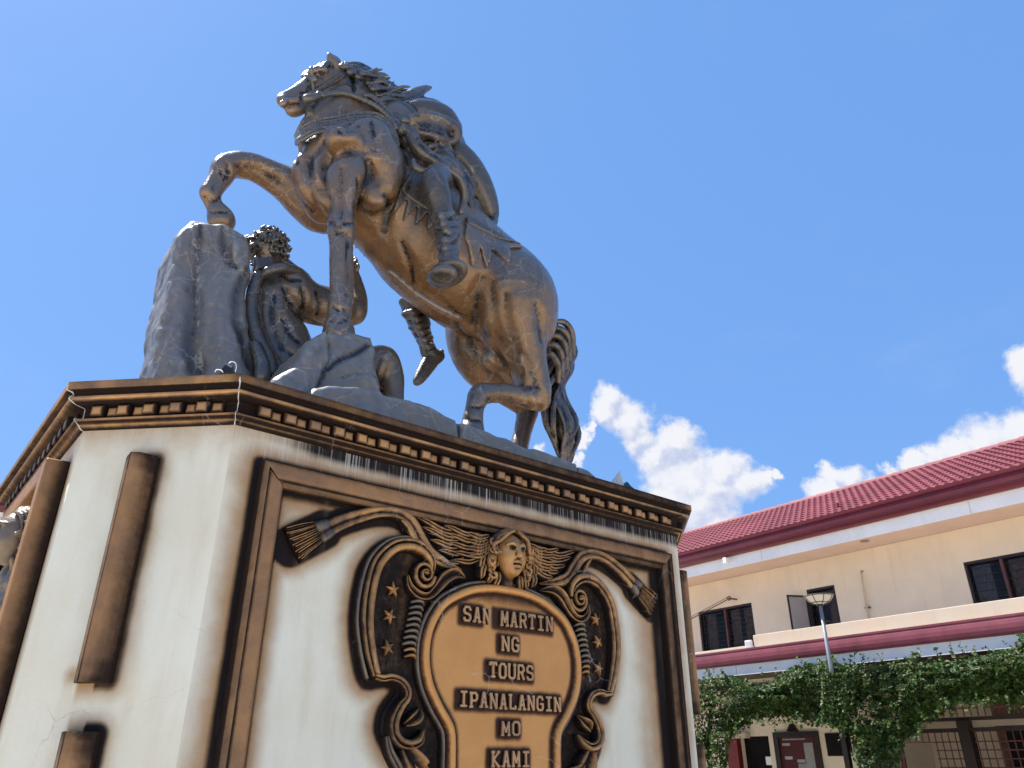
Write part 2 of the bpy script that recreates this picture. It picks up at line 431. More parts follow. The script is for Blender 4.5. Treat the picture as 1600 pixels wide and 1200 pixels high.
# ------------------------------------------------------------------ materials
def wall_paint():
    N = principled('cream_wall_paint', 0.55, 0.35)
    uv = N.new('ShaderNodeUVMap', uv_map='face').outputs[0]
    ink = N.new('ShaderNodeVertexColor', layer_name='ink'); sp_ = N.new('ShaderNodeSeparateColor'); N.l.new(ink.outputs[0], sp_.inputs[0])
    blot = N.noise(N.co, 2.2, 7, 0.62); st = N.noise(N.vmath('MULTIPLY', uv, (9, 0.9, 1)), 1.0, 6, 0.6)
    col = N.mix(N.ramp(blot, 0.35, 0.7), (0.70, 0.655, 0.51), (0.74, 0.72, 0.60))
    col = N.mix(N.ramp(st, 0.45, 0.8, 0, 0.55), col, (0.58, 0.49, 0.34))
    wob = N.noise(N.co, 7, 5, 0.6)
    br = N.math('ADD', sp_.outputs[1], N.math('MULTIPLY_ADD', wob, 0.5, -0.25))
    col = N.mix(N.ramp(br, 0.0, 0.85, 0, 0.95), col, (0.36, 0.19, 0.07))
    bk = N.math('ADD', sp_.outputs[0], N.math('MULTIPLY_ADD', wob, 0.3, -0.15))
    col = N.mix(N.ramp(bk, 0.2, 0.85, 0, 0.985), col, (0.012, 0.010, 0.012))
    # white lime streaks running down below the cornice
    u1 = N.noise(N.vmath('MULTIPLY', uv, (120, 1.2, 1)), 1.0, 2, 0.6)
    ln = N.noise(N.vmath('MULTIPLY', uv, (70, 0.01, 1)), 1.0, 2, 0.5)
    dr = N.math('MULTIPLY', N.ramp(u1, 0.53, 0.60), N.ramp(N.math('SUBTRACT', sp_.outputs[2], ln), -0.1, 0.12))
    col = N.mix(N.math('MULTIPLY', dr, N.ramp(N.noise(N.vmath('MULTIPLY', uv, (6, .2, 1)), 1.0, 3), .35, .7, .12, .62)), col, (0.62, 0.58, 0.54))
    # fine cracks
    vor = N.new('ShaderNodeTexVoronoi', feature='DISTANCE_TO_EDGE'); N.l.new(N.vmath('ADD', N.co, N.vmath('SCALE', N.noise(N.co, 3, 4, col=True), 0.3)), vor.inputs['Vector']); vor.inputs['Scale'].default_value = 1.4
    cr = N.math('MULTIPLY', N.ramp(vor.outputs[0], 0.0, 0.0035, 1, 0), N.ramp(N.noise(N.co, 1.3, 3), 0.55, 0.7))
    col = N.mix(N.math('MULTIPLY', cr, 0.4), col, (0.3, 0.26, 0.20))
    col = N.mix(N.ramp(N.noise(N.vmath('MULTIPLY', uv, (5, .7, 1)), 1.0, 8, .68), .52, .85, 0, .35), col, (0.47, 0.36, 0.22))
    N.set(N.b.inputs['Base Color'], col)
    h = N.math('ADD', N.noise(N.co, 40, 6, 0.6), N.math('MULTIPLY', N.noise(N.vmath('MULTIPLY', uv, (60, 4, 1)), 1, 4), 0.7))
    bp = N.new('ShaderNodeBump', i_Strength=0.16, i_Distance=0.01); N.l.new(h, bp.inputs['Height']); N.l.new(bp.outputs[0], N.b.inputs['Normal'])
    N.set(N.b.inputs['Roughness'], N.math('ADD', N.ramp(blot, 0.3, 0.7, 0.45, 0.62), N.ramp(bk, .2, .8, 0, .35)))
    N.set(N.b.inputs['Specular IOR Level'], N.ramp(bk, .2, .8, .35, .08))
    return N.m
def antique(name, hi, mid, dark=(0.016, 0.011, 0.010), rough=0.42, crack=0.5, amp=0.55, lo_=0.15, hi_=0.95):
    """airbrushed bronze paint: ink attribute 0 = bare gold, 1 = black wash"""
    N = principled(name, rough, 0.45, 0.15)
    ink = N.new('ShaderNodeVertexColor', layer_name='ink'); sp_ = N.new('ShaderNodeSeparateColor'); N.l.new(ink.outputs[0], sp_.inputs[0])
    a = N.noise(N.co, 5, 6, 0.62); b = N.noise(N.co, 28, 6, 0.65)
    col = N.mix(N.ramp(a, 0.35, 0.68), hi, mid)
    k = N.math('ADD', sp_.outputs[0], N.math('MULTIPLY_ADD', N.math('ADD', N.math('MULTIPLY', b, .5), N.math('MULTIPLY', N.noise(N.vmath('MULTIPLY', N.co, (14, 14, 2.2)), 1.0, 5, .6), .5)), amp, -.48 * amp))
    col = N.mix(N.ramp(k, lo_, hi_), col, dark)
    if crack:
        vor = N.new('ShaderNodeTexVoronoi', feature='DISTANCE_TO_EDGE'); N.l.new(N.vmath('ADD', N.co, N.vmath('SCALE', N.noise(N.co, 6, 5, col=True), 0.14)), vor.inputs['Vector']); vor.inputs['Scale'].default_value = 5.5
        cr = N.math('MULTIPLY', N.ramp(vor.outputs[0], 0.0, 0.018, 1, 0), N.ramp(N.noise(N.co, 2.6, 3), 0.56, 0.66))
        col = N.mix(N.math('MULTIPLY', cr, crack), col, (0.52, 0.47, 0.42))
    N.set(N.b.inputs['Base Color'], col)
    bp = N.new('ShaderNodeBump', i_Strength=0.22, i_Distance=0.008); N.l.new(N.math('ADD', b, N.noise(N.co, 110, 4)), bp.inputs['Height']); N.l.new(bp.outputs[0], N.b.inputs['Normal'])
    N.set(N.b.inputs['Roughness'], N.math('ADD', N.ramp(b, 0.3, 0.7, rough - 0.08, rough + 0.15), N.ramp(k, lo_, hi_, 0, .3)))
    N.set(N.b.inputs['Specular IOR Level'], N.ramp(k, lo_, hi_, .5, .12))
    return N.m
M_WALL = wall_paint()
M_RELIEF = antique('antique_bronze_paint', (0.50, 0.25, 0.078), (0.23, 0.12, 0.052), rough=.30, amp=1.0, lo_=.08, hi_=.8)
M_FRAME = antique('brown_frame_paint', (0.34, 0.17, 0.062), (0.22, 0.115, 0.05), (0.026, 0.016, 0.012), crack=.25)
M_CORN = antique('cornice_paint', (0.52, 0.27, 0.095), (0.24, 0.135, 0.07), (0.020, 0.012, 0.010), crack=.18)
M_TABLET = antique('gold_tablet_paint', (0.58, 0.27, 0.072), (0.52, 0.235, 0.060), (0.05, 0.025, 0.018), 0.36, crack=0.45)
M_LETTER = antique('letter_paint', (0.44, 0.255, 0.12), (0.32, 0.185, 0.095), (0.03, 0.016, 0.012), 0.4)
M_GREYB = antique('weathered_bronze_paint', (0.21, 0.155, 0.105), (0.13, 0.10, 0.08), rough=.34)
M_CHALK = simple_mat('lime_deposit', (0.6, 0.57, 0.53), 0.8)
# ------------------------------------------------------------------ pedestal: local frame (s along the front, d into it, z up)
AZ = math.radians(50.9); ZT = 3.1
C0 = onz(377, 583.5, ZT); C0[2] = 0
SV = np.array([math.sin(AZ), math.cos(AZ), 0]); DV = np.array([-math.cos(AZ), math.sin(AZ), 0])
def LF(s, d, z): return C0 + s * SV + d * DV + np.array([0, 0, z])
def LFV(V): return C0 + V[:, :1] * SV + V[:, 1:2] * DV + V[:, 2:3] * np.array([0, 0, 1.])
def V3(x, y, D):
    """photograph pixel at depth D behind the pedestal's front edge -> local (s,d,z)"""
    p = onplane(x, y, C0 + D * DV, DV); q = p - C0; return np.array([q @ SV, D, q[2]])
def RM(x, y, D, r):
    p = onplane(x, y, C0 + D * DV, DV); return r * ((p - CAM) @ FF) / FPX
WIN = 0.11
OCT = [(0, 0), (3, 0), (3.555, .555), (3.555, 2.455), (3, 3.01), (0, 3.01), (-.555, 2.455), (-.555, .555)]
def ring(w):
    n = len(OCT); P = [np.array(p, float) for p in OCT]; out = []
    for i in range(n):
        a, b, c = P[i - 1], P[i], P[(i + 1) % n]
        e1 = (b - a) / np.linalg.norm(b - a); e2 = (c - b) / np.linalg.norm(c - b)
        n1 = np.array([-e1[1], e1[0]]); n2 = np.array([-e2[1], e2[0]])
        bis = (n1 + n2); bis /= np.linalg.norm(bis); out.append(b + bis * w / (bis @ n1))
    return out
ped = thing('pedestal', LF(1.5, 1.5, 0), 'cream octagonal statue pedestal with brown cornice and winged cherub cartouche', 'pedestal')
def seg_dist(U, Z, path, closed=False):
    P = np.array(path, float); d = np.full(U.shape, 1e9)
    for i in range(len(P) - (0 if closed else 1)):
        a, b = P[i], P[(i + 1) % len(P)]; e = b - a; wx, wz = U - a[0], Z - a[1]
        t = np.clip((wx * e[0] + wz * e[1]) / (e @ e + 1e-12), 0, 1); d = np.minimum(d, (wx - e[0] * t) ** 2 + (wz - e[1] * t) ** 2)
    return np.sqrt(d)
def inside(U, Z, path):
    P = np.array(path, float); s = np.zeros(U.shape, bool)
    for i in range(len(P)):
        a, b = P[i], P[i - 1]
        if a[1] == b[1]: continue
        c = ((a[1] > Z) != (b[1] > Z)) & (U < (b[0] - a[0]) * (Z - a[1]) / (b[1] - a[1]) + a[0]); s ^= c
    return s
MIR = 3.01
mir = lambda P: [(MIR - p[0], *p[1:]) for p in P]
TABL = [(1.505, 2.405), (1.42, 2.403), (1.33, 2.39), (1.237, 2.362), (1.114, 2.293), (1.043, 2.199), (1.012, 2.1), (1.012, 1.996), (1.039, 1.90), (1.094, 1.809), (1.146, 1.745), (1.165, 1.700), (1.17, 1.58), (1.175, 1.4), (1.2, 1.2), (1.3, 1.02), (1.505, .95)]
TAB = catmull(TABL, 4); TABC = [tuple(p) for p in TAB] + [tuple(p) for p in mir(TAB)[::-1][1:-1]]
BANDA = [(1.052, 2.40), (1.045, 2.46), (0.99, 2.505), (0.92, 2.515), (0.84, 2.49), (0.765, 2.406), (0.737, 2.285), (0.734, 2.155), (0.762, 2.031), (0.800, 1.935)]
BACKP = [(1.10, 2.33), (1.08, 2.47), (0.99, 2.54), (0.90, 2.54), (0.80, 2.50), (0.72, 2.40), (0.695, 2.28), (0.695, 2.14), (0.725, 2.0), (0.775, 1.905), (0.87, 1.915), (0.93, 1.885), (0.87, 1.80), (0.86, 1.72), (0.90, 1.66), (0.96, 1.60), (1.0, 1.5), (0.98, 1.36), (1.05, 1.2), (1.2, 1.1), (1.3, 1.3), (1.3, 2.1)]
RIBBON = [(0.50, 2.52), (0.57, 2.566), (0.66, 2.612), (0.76, 2.65), (0.86, 2.662), (0.94, 2.635), (1.0, 2.565), (1.055, 2.505), (1.14, 2.47), (1.25, 2.45)]
TASSEL = [(0.365, 2.430), (0.51, 2.528)]
WINGP = [(0.95, 2.66), (1.2, 2.67), (1.42, 2.66), (1.42, 2.40), (1.25, 2.45), (1.08, 2.49), (0.98, 2.57)]
FR_O = (0.178, 2.832, 2.768); FR_I = (0.285, 2.70, 2.675)      # frame outer / inner: left, right, top
def wall_face(name, i, edges_extra=None, dense=True):
    P = ring(WIN); a, b = P[i], P[(i + 1) % 8]; L = np.linalg.norm(b - a); e = (b - a) / L
    st = 0.013 if dense else 0.3
    us = np.linspace(0, L, max(2, int(L / st))); zs = np.concatenate([[0, .6, 1.0], np.arange(1.2, 2.905, 0.014 if dense else 0.3), [2.915]])
    U, Z = np.meshgrid(us, zs, indexing='ij')
    V = np.stack([a[0] + e[0] * U, a[1] + e[1] * U, Z], -1).reshape(-1, 3)
    nu, nz = U.shape; I = np.arange(nu * nz).reshape(nu, nz)
    F = np.stack([I[:-1, :-1], I[1:, :-1], I[1:, 1:], I[:-1, 1:]], -1).reshape(-1, 4)
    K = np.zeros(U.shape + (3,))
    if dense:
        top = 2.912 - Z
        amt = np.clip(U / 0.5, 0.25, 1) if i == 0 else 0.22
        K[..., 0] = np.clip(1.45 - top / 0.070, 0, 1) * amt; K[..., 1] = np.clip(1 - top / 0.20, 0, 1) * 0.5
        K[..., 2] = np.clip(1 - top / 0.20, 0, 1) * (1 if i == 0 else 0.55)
        if edges_extra: edges_extra(U, Z, K)
    o = mobj('wall', LFV(V), F, M_WALL, ped, False, K.reshape(-1, 3), np.stack([U.ravel(), Z.ravel()], 1))
    return o
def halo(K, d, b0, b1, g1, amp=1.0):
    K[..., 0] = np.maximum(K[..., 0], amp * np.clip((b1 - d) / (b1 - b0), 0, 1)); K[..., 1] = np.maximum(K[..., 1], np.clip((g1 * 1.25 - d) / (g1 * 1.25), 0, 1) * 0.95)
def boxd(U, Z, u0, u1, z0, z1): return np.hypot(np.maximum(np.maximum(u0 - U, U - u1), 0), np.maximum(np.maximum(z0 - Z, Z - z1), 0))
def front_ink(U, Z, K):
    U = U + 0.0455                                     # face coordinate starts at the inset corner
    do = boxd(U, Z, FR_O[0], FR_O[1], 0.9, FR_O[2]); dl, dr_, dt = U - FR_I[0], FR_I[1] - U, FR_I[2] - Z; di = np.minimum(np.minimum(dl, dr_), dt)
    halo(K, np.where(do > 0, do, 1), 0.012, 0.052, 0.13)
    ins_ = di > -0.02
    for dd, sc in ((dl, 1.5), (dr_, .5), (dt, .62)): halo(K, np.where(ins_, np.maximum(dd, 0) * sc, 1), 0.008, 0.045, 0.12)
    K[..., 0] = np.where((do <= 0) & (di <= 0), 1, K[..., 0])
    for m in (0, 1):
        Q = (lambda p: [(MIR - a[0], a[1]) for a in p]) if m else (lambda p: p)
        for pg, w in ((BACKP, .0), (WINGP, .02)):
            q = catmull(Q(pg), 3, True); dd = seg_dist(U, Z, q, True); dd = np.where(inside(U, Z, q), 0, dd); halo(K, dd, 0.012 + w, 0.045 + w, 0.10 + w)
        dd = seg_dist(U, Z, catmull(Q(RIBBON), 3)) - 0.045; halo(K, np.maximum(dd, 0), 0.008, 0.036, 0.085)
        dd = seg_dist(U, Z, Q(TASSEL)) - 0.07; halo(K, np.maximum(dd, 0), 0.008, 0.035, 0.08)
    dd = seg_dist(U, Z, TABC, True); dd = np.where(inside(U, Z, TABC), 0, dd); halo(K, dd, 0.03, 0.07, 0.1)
def bar_uz():
    n = (SV + DV) / 2 ** .5; t = (-SV + DV) / 2 ** .5
    def at(x, y, h):
        p = onplane(x, y, C0 + (WIN - h) * n, n); q = p - C0; return q @ t, p[2]
    return at
FAT = bar_uz()
bu = [FAT(204, 712, .0)[0], FAT(243, 716, .0)[0]]; bz = [FAT(155, 1066, .04)[1], FAT(222, 711, .05)[1]]; bz2 = FAT(140, 1143, .05)[1]
FU0, FU1 = min(bu) , max(bu); 
FU0 = FAT(248, 730, .0)[0]; FU1 = FAT(201, 730, 0.0)[0]
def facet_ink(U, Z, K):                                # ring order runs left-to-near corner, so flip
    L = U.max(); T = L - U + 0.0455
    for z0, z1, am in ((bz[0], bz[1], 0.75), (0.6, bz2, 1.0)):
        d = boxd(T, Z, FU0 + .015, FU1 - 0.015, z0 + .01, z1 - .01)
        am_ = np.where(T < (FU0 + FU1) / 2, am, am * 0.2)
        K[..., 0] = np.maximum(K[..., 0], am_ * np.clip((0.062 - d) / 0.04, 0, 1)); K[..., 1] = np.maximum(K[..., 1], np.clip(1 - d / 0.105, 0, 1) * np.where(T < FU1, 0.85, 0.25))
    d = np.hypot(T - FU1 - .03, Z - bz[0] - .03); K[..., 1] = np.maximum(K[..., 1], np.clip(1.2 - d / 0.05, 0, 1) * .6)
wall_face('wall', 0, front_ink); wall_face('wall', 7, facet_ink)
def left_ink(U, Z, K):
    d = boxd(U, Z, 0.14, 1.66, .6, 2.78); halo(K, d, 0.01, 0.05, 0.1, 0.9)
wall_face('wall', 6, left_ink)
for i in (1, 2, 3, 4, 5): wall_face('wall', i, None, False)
# plinth step under the walls
m = MB()
for w, z0, z1 in ((-.10, 0, .28), (-.03, .282, .42)):
    r = ring(w); m.add([LF(*p, z) for z in (z0, z1) for p in r], [[j, (j + 1) % 8, 8 + (j + 1) % 8, 8 + j] for j in range(8)] + [[8 + j for j in range(8)]])
m.build('plinth', M_WALL, ped)
# cornice profile: inset, height, wash
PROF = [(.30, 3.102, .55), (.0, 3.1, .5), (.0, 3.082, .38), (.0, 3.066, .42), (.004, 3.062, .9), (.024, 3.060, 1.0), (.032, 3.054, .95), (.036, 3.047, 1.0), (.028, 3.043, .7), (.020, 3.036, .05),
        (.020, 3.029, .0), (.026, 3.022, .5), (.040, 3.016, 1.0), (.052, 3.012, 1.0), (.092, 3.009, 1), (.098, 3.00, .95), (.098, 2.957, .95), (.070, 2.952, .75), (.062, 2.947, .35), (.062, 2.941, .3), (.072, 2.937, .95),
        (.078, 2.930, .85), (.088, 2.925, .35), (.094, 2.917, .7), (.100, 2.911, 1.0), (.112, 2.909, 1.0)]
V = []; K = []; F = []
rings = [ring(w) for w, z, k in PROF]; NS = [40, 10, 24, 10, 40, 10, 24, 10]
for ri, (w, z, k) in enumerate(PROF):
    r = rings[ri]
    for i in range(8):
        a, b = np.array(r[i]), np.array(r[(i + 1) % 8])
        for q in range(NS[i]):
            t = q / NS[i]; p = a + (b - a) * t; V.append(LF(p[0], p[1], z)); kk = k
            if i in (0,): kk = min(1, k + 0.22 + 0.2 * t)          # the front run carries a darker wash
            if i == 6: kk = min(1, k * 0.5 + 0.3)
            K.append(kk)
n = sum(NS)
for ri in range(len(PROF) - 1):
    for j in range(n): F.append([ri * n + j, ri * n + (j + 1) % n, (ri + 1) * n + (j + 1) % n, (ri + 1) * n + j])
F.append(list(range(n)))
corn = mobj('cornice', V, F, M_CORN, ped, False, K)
def fr_edge(i, w=0.0):
    """frame of octagon side i: u along it, h outward from inset w, z"""
    r = ring(w); a = np.array(r[i]); b = np.array(r[(i + 1) % 8]); L = np.linalg.norm(b - a); e = (b - a) / L; nn = np.array([e[1], -e[0]])
    return (lambda u, h, z: LF(*(a + e * u + nn * h), z)), L
def dent_mesh(wd, dp, name, zt, zb, mat_dark):
    m = MB(); fr = lambda a, b, c: (a, b, c)
    x0, x1 = -wd / 2, wd / 2; b = 0.006
    P = [(x0, 0, zb), (x1, 0, zb), (x1, 0, zt), (x0, 0, zt), (x0 - .0, dp - b, zb), (x1, dp - b, zb), (x1, dp - b, zt), (x0, dp - b, zt), (x0 + b, dp, zb + b), (x1 - b, dp, zb + b), (x1 - b, dp, zt - b), (x0 + b, dp, zt - b)] + [(x, dp + .0015, z) for x, z in ((x0 + .017, zb + .015), (x1 - .017, zb + .015), (x1 - .017, zt - .018), (x0 + .017, zt - .018))]
    F = [[0, 1, 5, 4], [1, 2, 6, 5], [2, 3, 7, 6], [3, 0, 4, 7], [4, 5, 9, 8], [5, 6, 10, 9], [6, 7, 11, 10], [7, 4, 8, 11], [8, 9, 13, 12], [9, 10, 14, 13], [10, 11, 15, 14], [11, 8, 12, 15], [12, 13, 14, 15]]
    ink = [1] * 4 + [.85] * 4 + [.55, .55, .75, .75] + [0] * 4
    me = bpy.data.meshes.new(name); setmesh(me, P, [list(f) for f in F])
    a = me.color_attributes.new('ink', 'FLOAT_COLOR', 'POINT'); a.data.foreach_set('color', np.array([[k, 0, 0, 1] for k in ink], np.float32).ravel())
    me.materials.append(M_CORN if not mat_dark else M_GREYB); return me
DM = [dent_mesh(.058, .046, 'dentil', 3.006, 2.957, 0), dent_mesh(.052, .022, 'dentil', 3.006, 2.961, 0), dent_mesh(.058, .046, 'dentil', 3.006, 2.957, 1), dent_mesh(.052, .022, 'dentil', 3.006, 2.961, 1)]
for i in (7, 0, 6, 1, 2):
    fr, L = fr_edge(i, 0.098); pitch = 0.12; n = int((L - .05) / pitch); off = (L - n * pitch) / 2
    for k in range(n * 2):
        u = off + pitch * (k + .5) / 2
        me = DM[k % 2 + (2 if i == 6 else 0)]
        o = bpy.data.objects.new('dentil', me); p0 = fr(u, 0, 0); ex = fr(1, 0, 0) - fr(0, 0, 0); ey = fr(0, 1, 0) - fr(0, 0, 0)
        sx = 1 + rnd.uniform(-.06, .08); sz = 1 + rnd.uniform(-.03, .03)
        M = Matrix(((ex[0] * sx, ey[0] * sz, 0, p0[0]), (ex[1] * sx, ey[1] * sz, 0, p0[1]), (0, 0, 1, rnd.uniform(-.0015, .0015)), (0, 0, 0, 1)))
        COL.objects.link(o); o.parent = corn; o.matrix_basis = M
# lime filler showing along the cornice mitres
m = MB()
for i in (0, 7):
    r0 = [np.array(ring(w - .002)[i]) for w, z, k in PROF[2:]]
    pts = [LF(p[0], p[1], PROF[2 + j][1]) + np.array([rnd.uniform(-.0015, .0015), rnd.uniform(-.0015, .0015), 0]) for j, p in enumerate(r0)]
    m = MB(); m.tube(pts, [rnd.uniform(.0012, .004) for _ in pts], 5); m.build('mitre_filler', M_CHALK, ped)

# ------------------------------------------------------------------ frame on the front
FRN = lambda u, h, z: LF(u, WIN - h, z)
def frame_sweep(name, path, prof, mat, fr, parent, closed=False):
    """mitred sweep of prof [(across, height, ink)] along path in (u,z); across is measured to the left of travel"""
    P = [np.array(p, float) for p in path]; V = []; K = []; n = len(P)
    for i in range(n):
        d1 = P[i] - P[i - 1] if (i or closed) else P[1] - P[0]; d2 = P[(i + 1) % n] - P[i] if (i < n - 1 or closed) else d1
        d1 = d1 / np.linalg.norm(d1); d2 = d2 / np.linalg.norm(d2); n1 = np.array([-d1[1], d1[0]]); n2 = np.array([-d2[1], d2[0]])
        b = n1 + n2; b /= np.linalg.norm(b); b = b / max(b @ n1, .35)
        for a, h, k in prof: q = P[i] + b * a; V.append(fr(q[0], h, q[1])); K.append(k)
    m = len(prof); F = [[i * m + j, ((i + 1) % n) * m + j, ((i + 1) % n) * m + j + 1, i * m + j + 1] for i in range(n if closed else n - 1) for j in range(m - 1)]
    return mobj(name, V, F, mat, parent, False, K)
def subdiv(path, st=.08):
    out = []
    for a, b in zip(path[:-1], path[1:]):
        a, b = np.array(a), np.array(b); k = max(1, int(np.linalg.norm(b - a) / st)); out += [a + (b - a) * j / k for j in range(k)]
    return out + [np.array(path[-1])]
FPROF = [(0, 0, 1), (0, .052, .95), (.004, .056, .5), (.026, .056, .35), (.030, .052, .95), (.032, .046, 1), (.036, .044, .8), (.048, .046, .15), (.085, .047, .05), (.100, .046, .55), (.104, .040, .95), (.104, 0, .8)]
FPTOP = [(0, 0, 1), (0, .052, .9), (.006, .056, .6), (.020, .056, .3), (.06, .056, .1), (.072, .054, .5), (.076, .048, .95), (.078, .046, .9), (.086, .046, .45), (.104, .044, .5), (.106, .0, 1)]
def jp(prof): return [(-a, h, k) for a, h, k in prof]
u0, u1, zt = FR_O
# mitred as one frame: left jamb, head, right jamb with their own washes
def jamb_head():
    for kind, a, b, pr in (('L', (u0, .8), (u0, zt), FPROF), ('T', (u0, zt), (u1, zt), FPTOP), ('R', (u1, zt), (u1, .8), [(x, h, min(1, k * .6 + .55)) for x, h, k in FPROF])):
        V = []; K = []; N_ = 36; a = np.array(a); b = np.array(b); m = len(pr)
        for i in range(N_ + 1):
            t = i / N_
            for x, h, k in pr:
                p = a + (b - a) * t
                if kind == 'L': q = (p[0] + x, min(p[1], zt - x) if i == N_ else p[1] * 1.0)
                if kind == 'T': q = ((u0 + x) if i == 0 else (u1 - x) if i == N_ else p[0], zt - x)
                if kind == 'R': q = (p[0] - x, zt - x if i == 0 else p[1])
                V.append(FRN(q[0], h, q[1])); kk = k + (0.25 * t if kind == 'T' and t > .3 else 0); K.append(min(1, kk + rnd.uniform(-.05, .1)))
        F = [[i * m + j, (i + 1) * m + j, (i + 1) * m + j + 1, i * m + j + 1] for i in range(N_) for j in range(m - 1)]
        mobj('frame_moulding', V, F, M_FRAME, ped, False, K)
jamb_head()
# ------------------------------------------------------------------ cartouche
def plate(name, poly, h0, h1, mat, parent, rim=1.0, mid=.4, bev=.012, grid=.02):
    """raised plate: polygon with bevelled rim, interior as a grid so the wash can be painted on"""
    P = np.array(poly, float); m = MB(); n = len(P)
    ar = 0.5 * np.sum(P[:, 0] * np.roll(P[:, 1], -1) - np.roll(P[:, 0], -1) * P[:, 1]); sg = 1 if ar > 0 else -1
    T = np.roll(P, -1, 0) - np.roll(P, 1, 0); T /= np.linalg.norm(T, axis=1)[:, None] + 1e-9; Nn = np.stack([-T[:, 1], T[:, 0]], 1) * sg
    rows = [(0, h0, rim), (0, h1 - bev * .6, rim), (bev, h1, (rim + mid) / 2), (bev * 3, h1, mid)]
    V = []; K = []
    for a, h, k in rows:
        for p, q in zip(P, Nn): w = p + q * a; V.append(FRN(w[0], h, w[1])); K.append(k)
    F = [[i * n + j, i * n + (j + 1) % n, (i + 1) * n + (j + 1) % n, (i + 1) * n + j] for i in range(3) for j in range(n)]
    F.append([3 * n + j for j in range(n)])
    return mobj(name, V, F, mat, parent, False, K)
full = [tuple(p) for p in catmull([p for p in BACKP[:-2]], 3)]; full = full + [tuple(p) for p in mir(full)[::-1]]
cart = plate('cartouche', full, 0, .020, M_RELIEF, ped, 1, .72)
def sweep(name, path, width, height, mat, parent, h0=0.0, prof='round', ink=(1.0, 0.0), n=5, mats=None, curl=None):
    """relief moulding following path [(u,z)] with widths/heights per control point"""
    m_ = len(path); W = width if hasattr(width, '__len__') else [width] * m_; H = height if hasattr(height, '__len__') else [height] * m_
    Q = catmull([(p[0], p[1], w, h) for p, w, h in zip(path, W, H)], n)
    PR = {'round': [(-1, 0, 1), (-.93, .42, 1), (-.74, .75, .7), (-.42, .94, .15), (0, 1, 0), (.38, .94, .1), (.72, .75, .6), (.93, .42, 1), (1, 0, 1)],
          'double': [(-1, 0, 1), (-.95, .6, .8), (-.8, .9, .2), (-.55, .95, .1), (-.38, .62, .95), (-.28, .6, 1), (-.12, .92, .25), (.2, 1, 0), (.6, .95, .05), (.85, .7, .5), (1, 0, 1)],
          'hollow': [(-1, 0, 1), (-.95, .8, .6), (-.8, 1, .05), (-.6, .85, .3), (-.1, .55, .95), (.3, .6, .7), (.65, .85, .15), (.85, 1, 0), (.96, .75, .6), (1, 0, 1)],
          'leaf': [(-1, 0, 1), (-.85, .5, 1), (-.5, .95, .0), (-.15, .8, .5), (0, .5, 1), (.15, .8, .5), (.5, .95, 0), (.85, .5, 1), (1, 0, 1)],
          'fold': [(-1, 0, 1), (-.96, .7, .7), (-.75, 1, .1), (-.4, .8, .25), (-.15, .65, .7), (.1, .8, .2), (.45, .9, .0), (.75, .7, .4), (.95, .5, .8), (1, 0, 1)]}[prof]
    V = []; K = []
    for i, q in enumerate(Q):
        a = Q[max(i - 1, 0)][:2]; b = Q[min(i + 1, len(Q) - 1)][:2]; t = b - a; t = t / (np.linalg.norm(t) + 1e-9); nn = np.array([-t[1], t[0]])
        for x, y, k in PR:
            p = q[:2] + nn * x * max(q[2], 1e-4) / 2; V.append(FRN(p[0], h0 + y * max(q[3], 1e-4), p[1])); K.append(min(1, ink[1] + (ink[0] - ink[1]) * k + rnd.uniform(-.06, .10)))
    m = len(PR); F = [[i * m + j, (i + 1) * m + j, (i + 1) * m + j + 1, i * m + j + 1] for i in range(len(Q) - 1) for j in range(m - 1)]
    F += [list(range(m)), [(len(Q) - 1) * m + j for j in range(m)][::-1]]
    return mobj(name, V, F, mat, parent, True, K)
# tablet: field, double border
tab = plate('tablet', TABC, 0.0, .050, M_TABLET, ped, .9, 0, .012)
def tab_field():
    """grid laid just proud of the tablet so the dark wash round the letters can be painted"""
    us = np.arange(1.02, 1.992, .0085); zs = np.arange(1.0, 2.40, .0085); U, Z = np.meshgrid(us, zs, indexing='ij')
    ins = inside(U, Z, TABC) & (seg_dist(U, Z, TABC, True) > .012)
    k = np.clip(1.15 - (seg_dist(U, Z, TABC, True) - .052) / .03, 0, 1)
    for u0_, u1_, z0_, z1_ in LINES: k = np.maximum(k, np.clip(1.15 - boxd(U, Z, u0_, u1_, z0_, z1_) / .030, 0, 1))
    k = np.maximum(k, np.clip((Z - 2.265) / .09, 0, .75))
    I = -np.ones(U.shape, int); ok = ins; I[ok] = np.arange(ok.sum())
    V = np.stack([U[ok], np.full(ok.sum(), WIN - .0545), Z[ok]], 1); q = ok[:-1, :-1] & ok[1:, :-1] & ok[1:, 1:] & ok[:-1, 1:]
    i, j = np.nonzero(q); F = np.stack([I[i, j], I[i + 1, j], I[i + 1, j + 1], I[i, j + 1]], 1)
    mobj('tablet_field', LFV(V), F, M_TABLET, tab, True, k[ok])
LINES = [(1.228, 1.352, 2.197, 2.275), (1.43, 1.803, 2.197, 2.275), (1.458, 1.578, 2.082, 2.155), (1.385, 1.668, 1.958, 2.03), (1.22, 1.845, 1.824, 1.893), (1.46, 1.584, 1.711, 1.774), (1.406, 1.64, 1.58, 1.647)]
tab_field()
TB = [tuple(p) for p in TAB]
def inset_path(poly, a):
    P = np.array(poly, float); T = np.roll(P, -1, 0) - np.roll(P, 1, 0); T /= np.linalg.norm(T, axis=1)[:, None]; return [tuple(x) for x in P + np.stack([-T[:, 1], T[:, 0]], 1) * a]
loop = inset_path(TABC, .027); loop = loop + loop[:2]
sweep('tablet_border', loop, .050, .045, M_TABLET, tab, .038, 'round', (.9, .0), 2)
loop = inset_path(TABC, -.006); loop = loop + loop[:2]
sweep('tablet_border', loop, .028, .058, M_GREYB, tab, .0, 'round', (1, .25), 2)
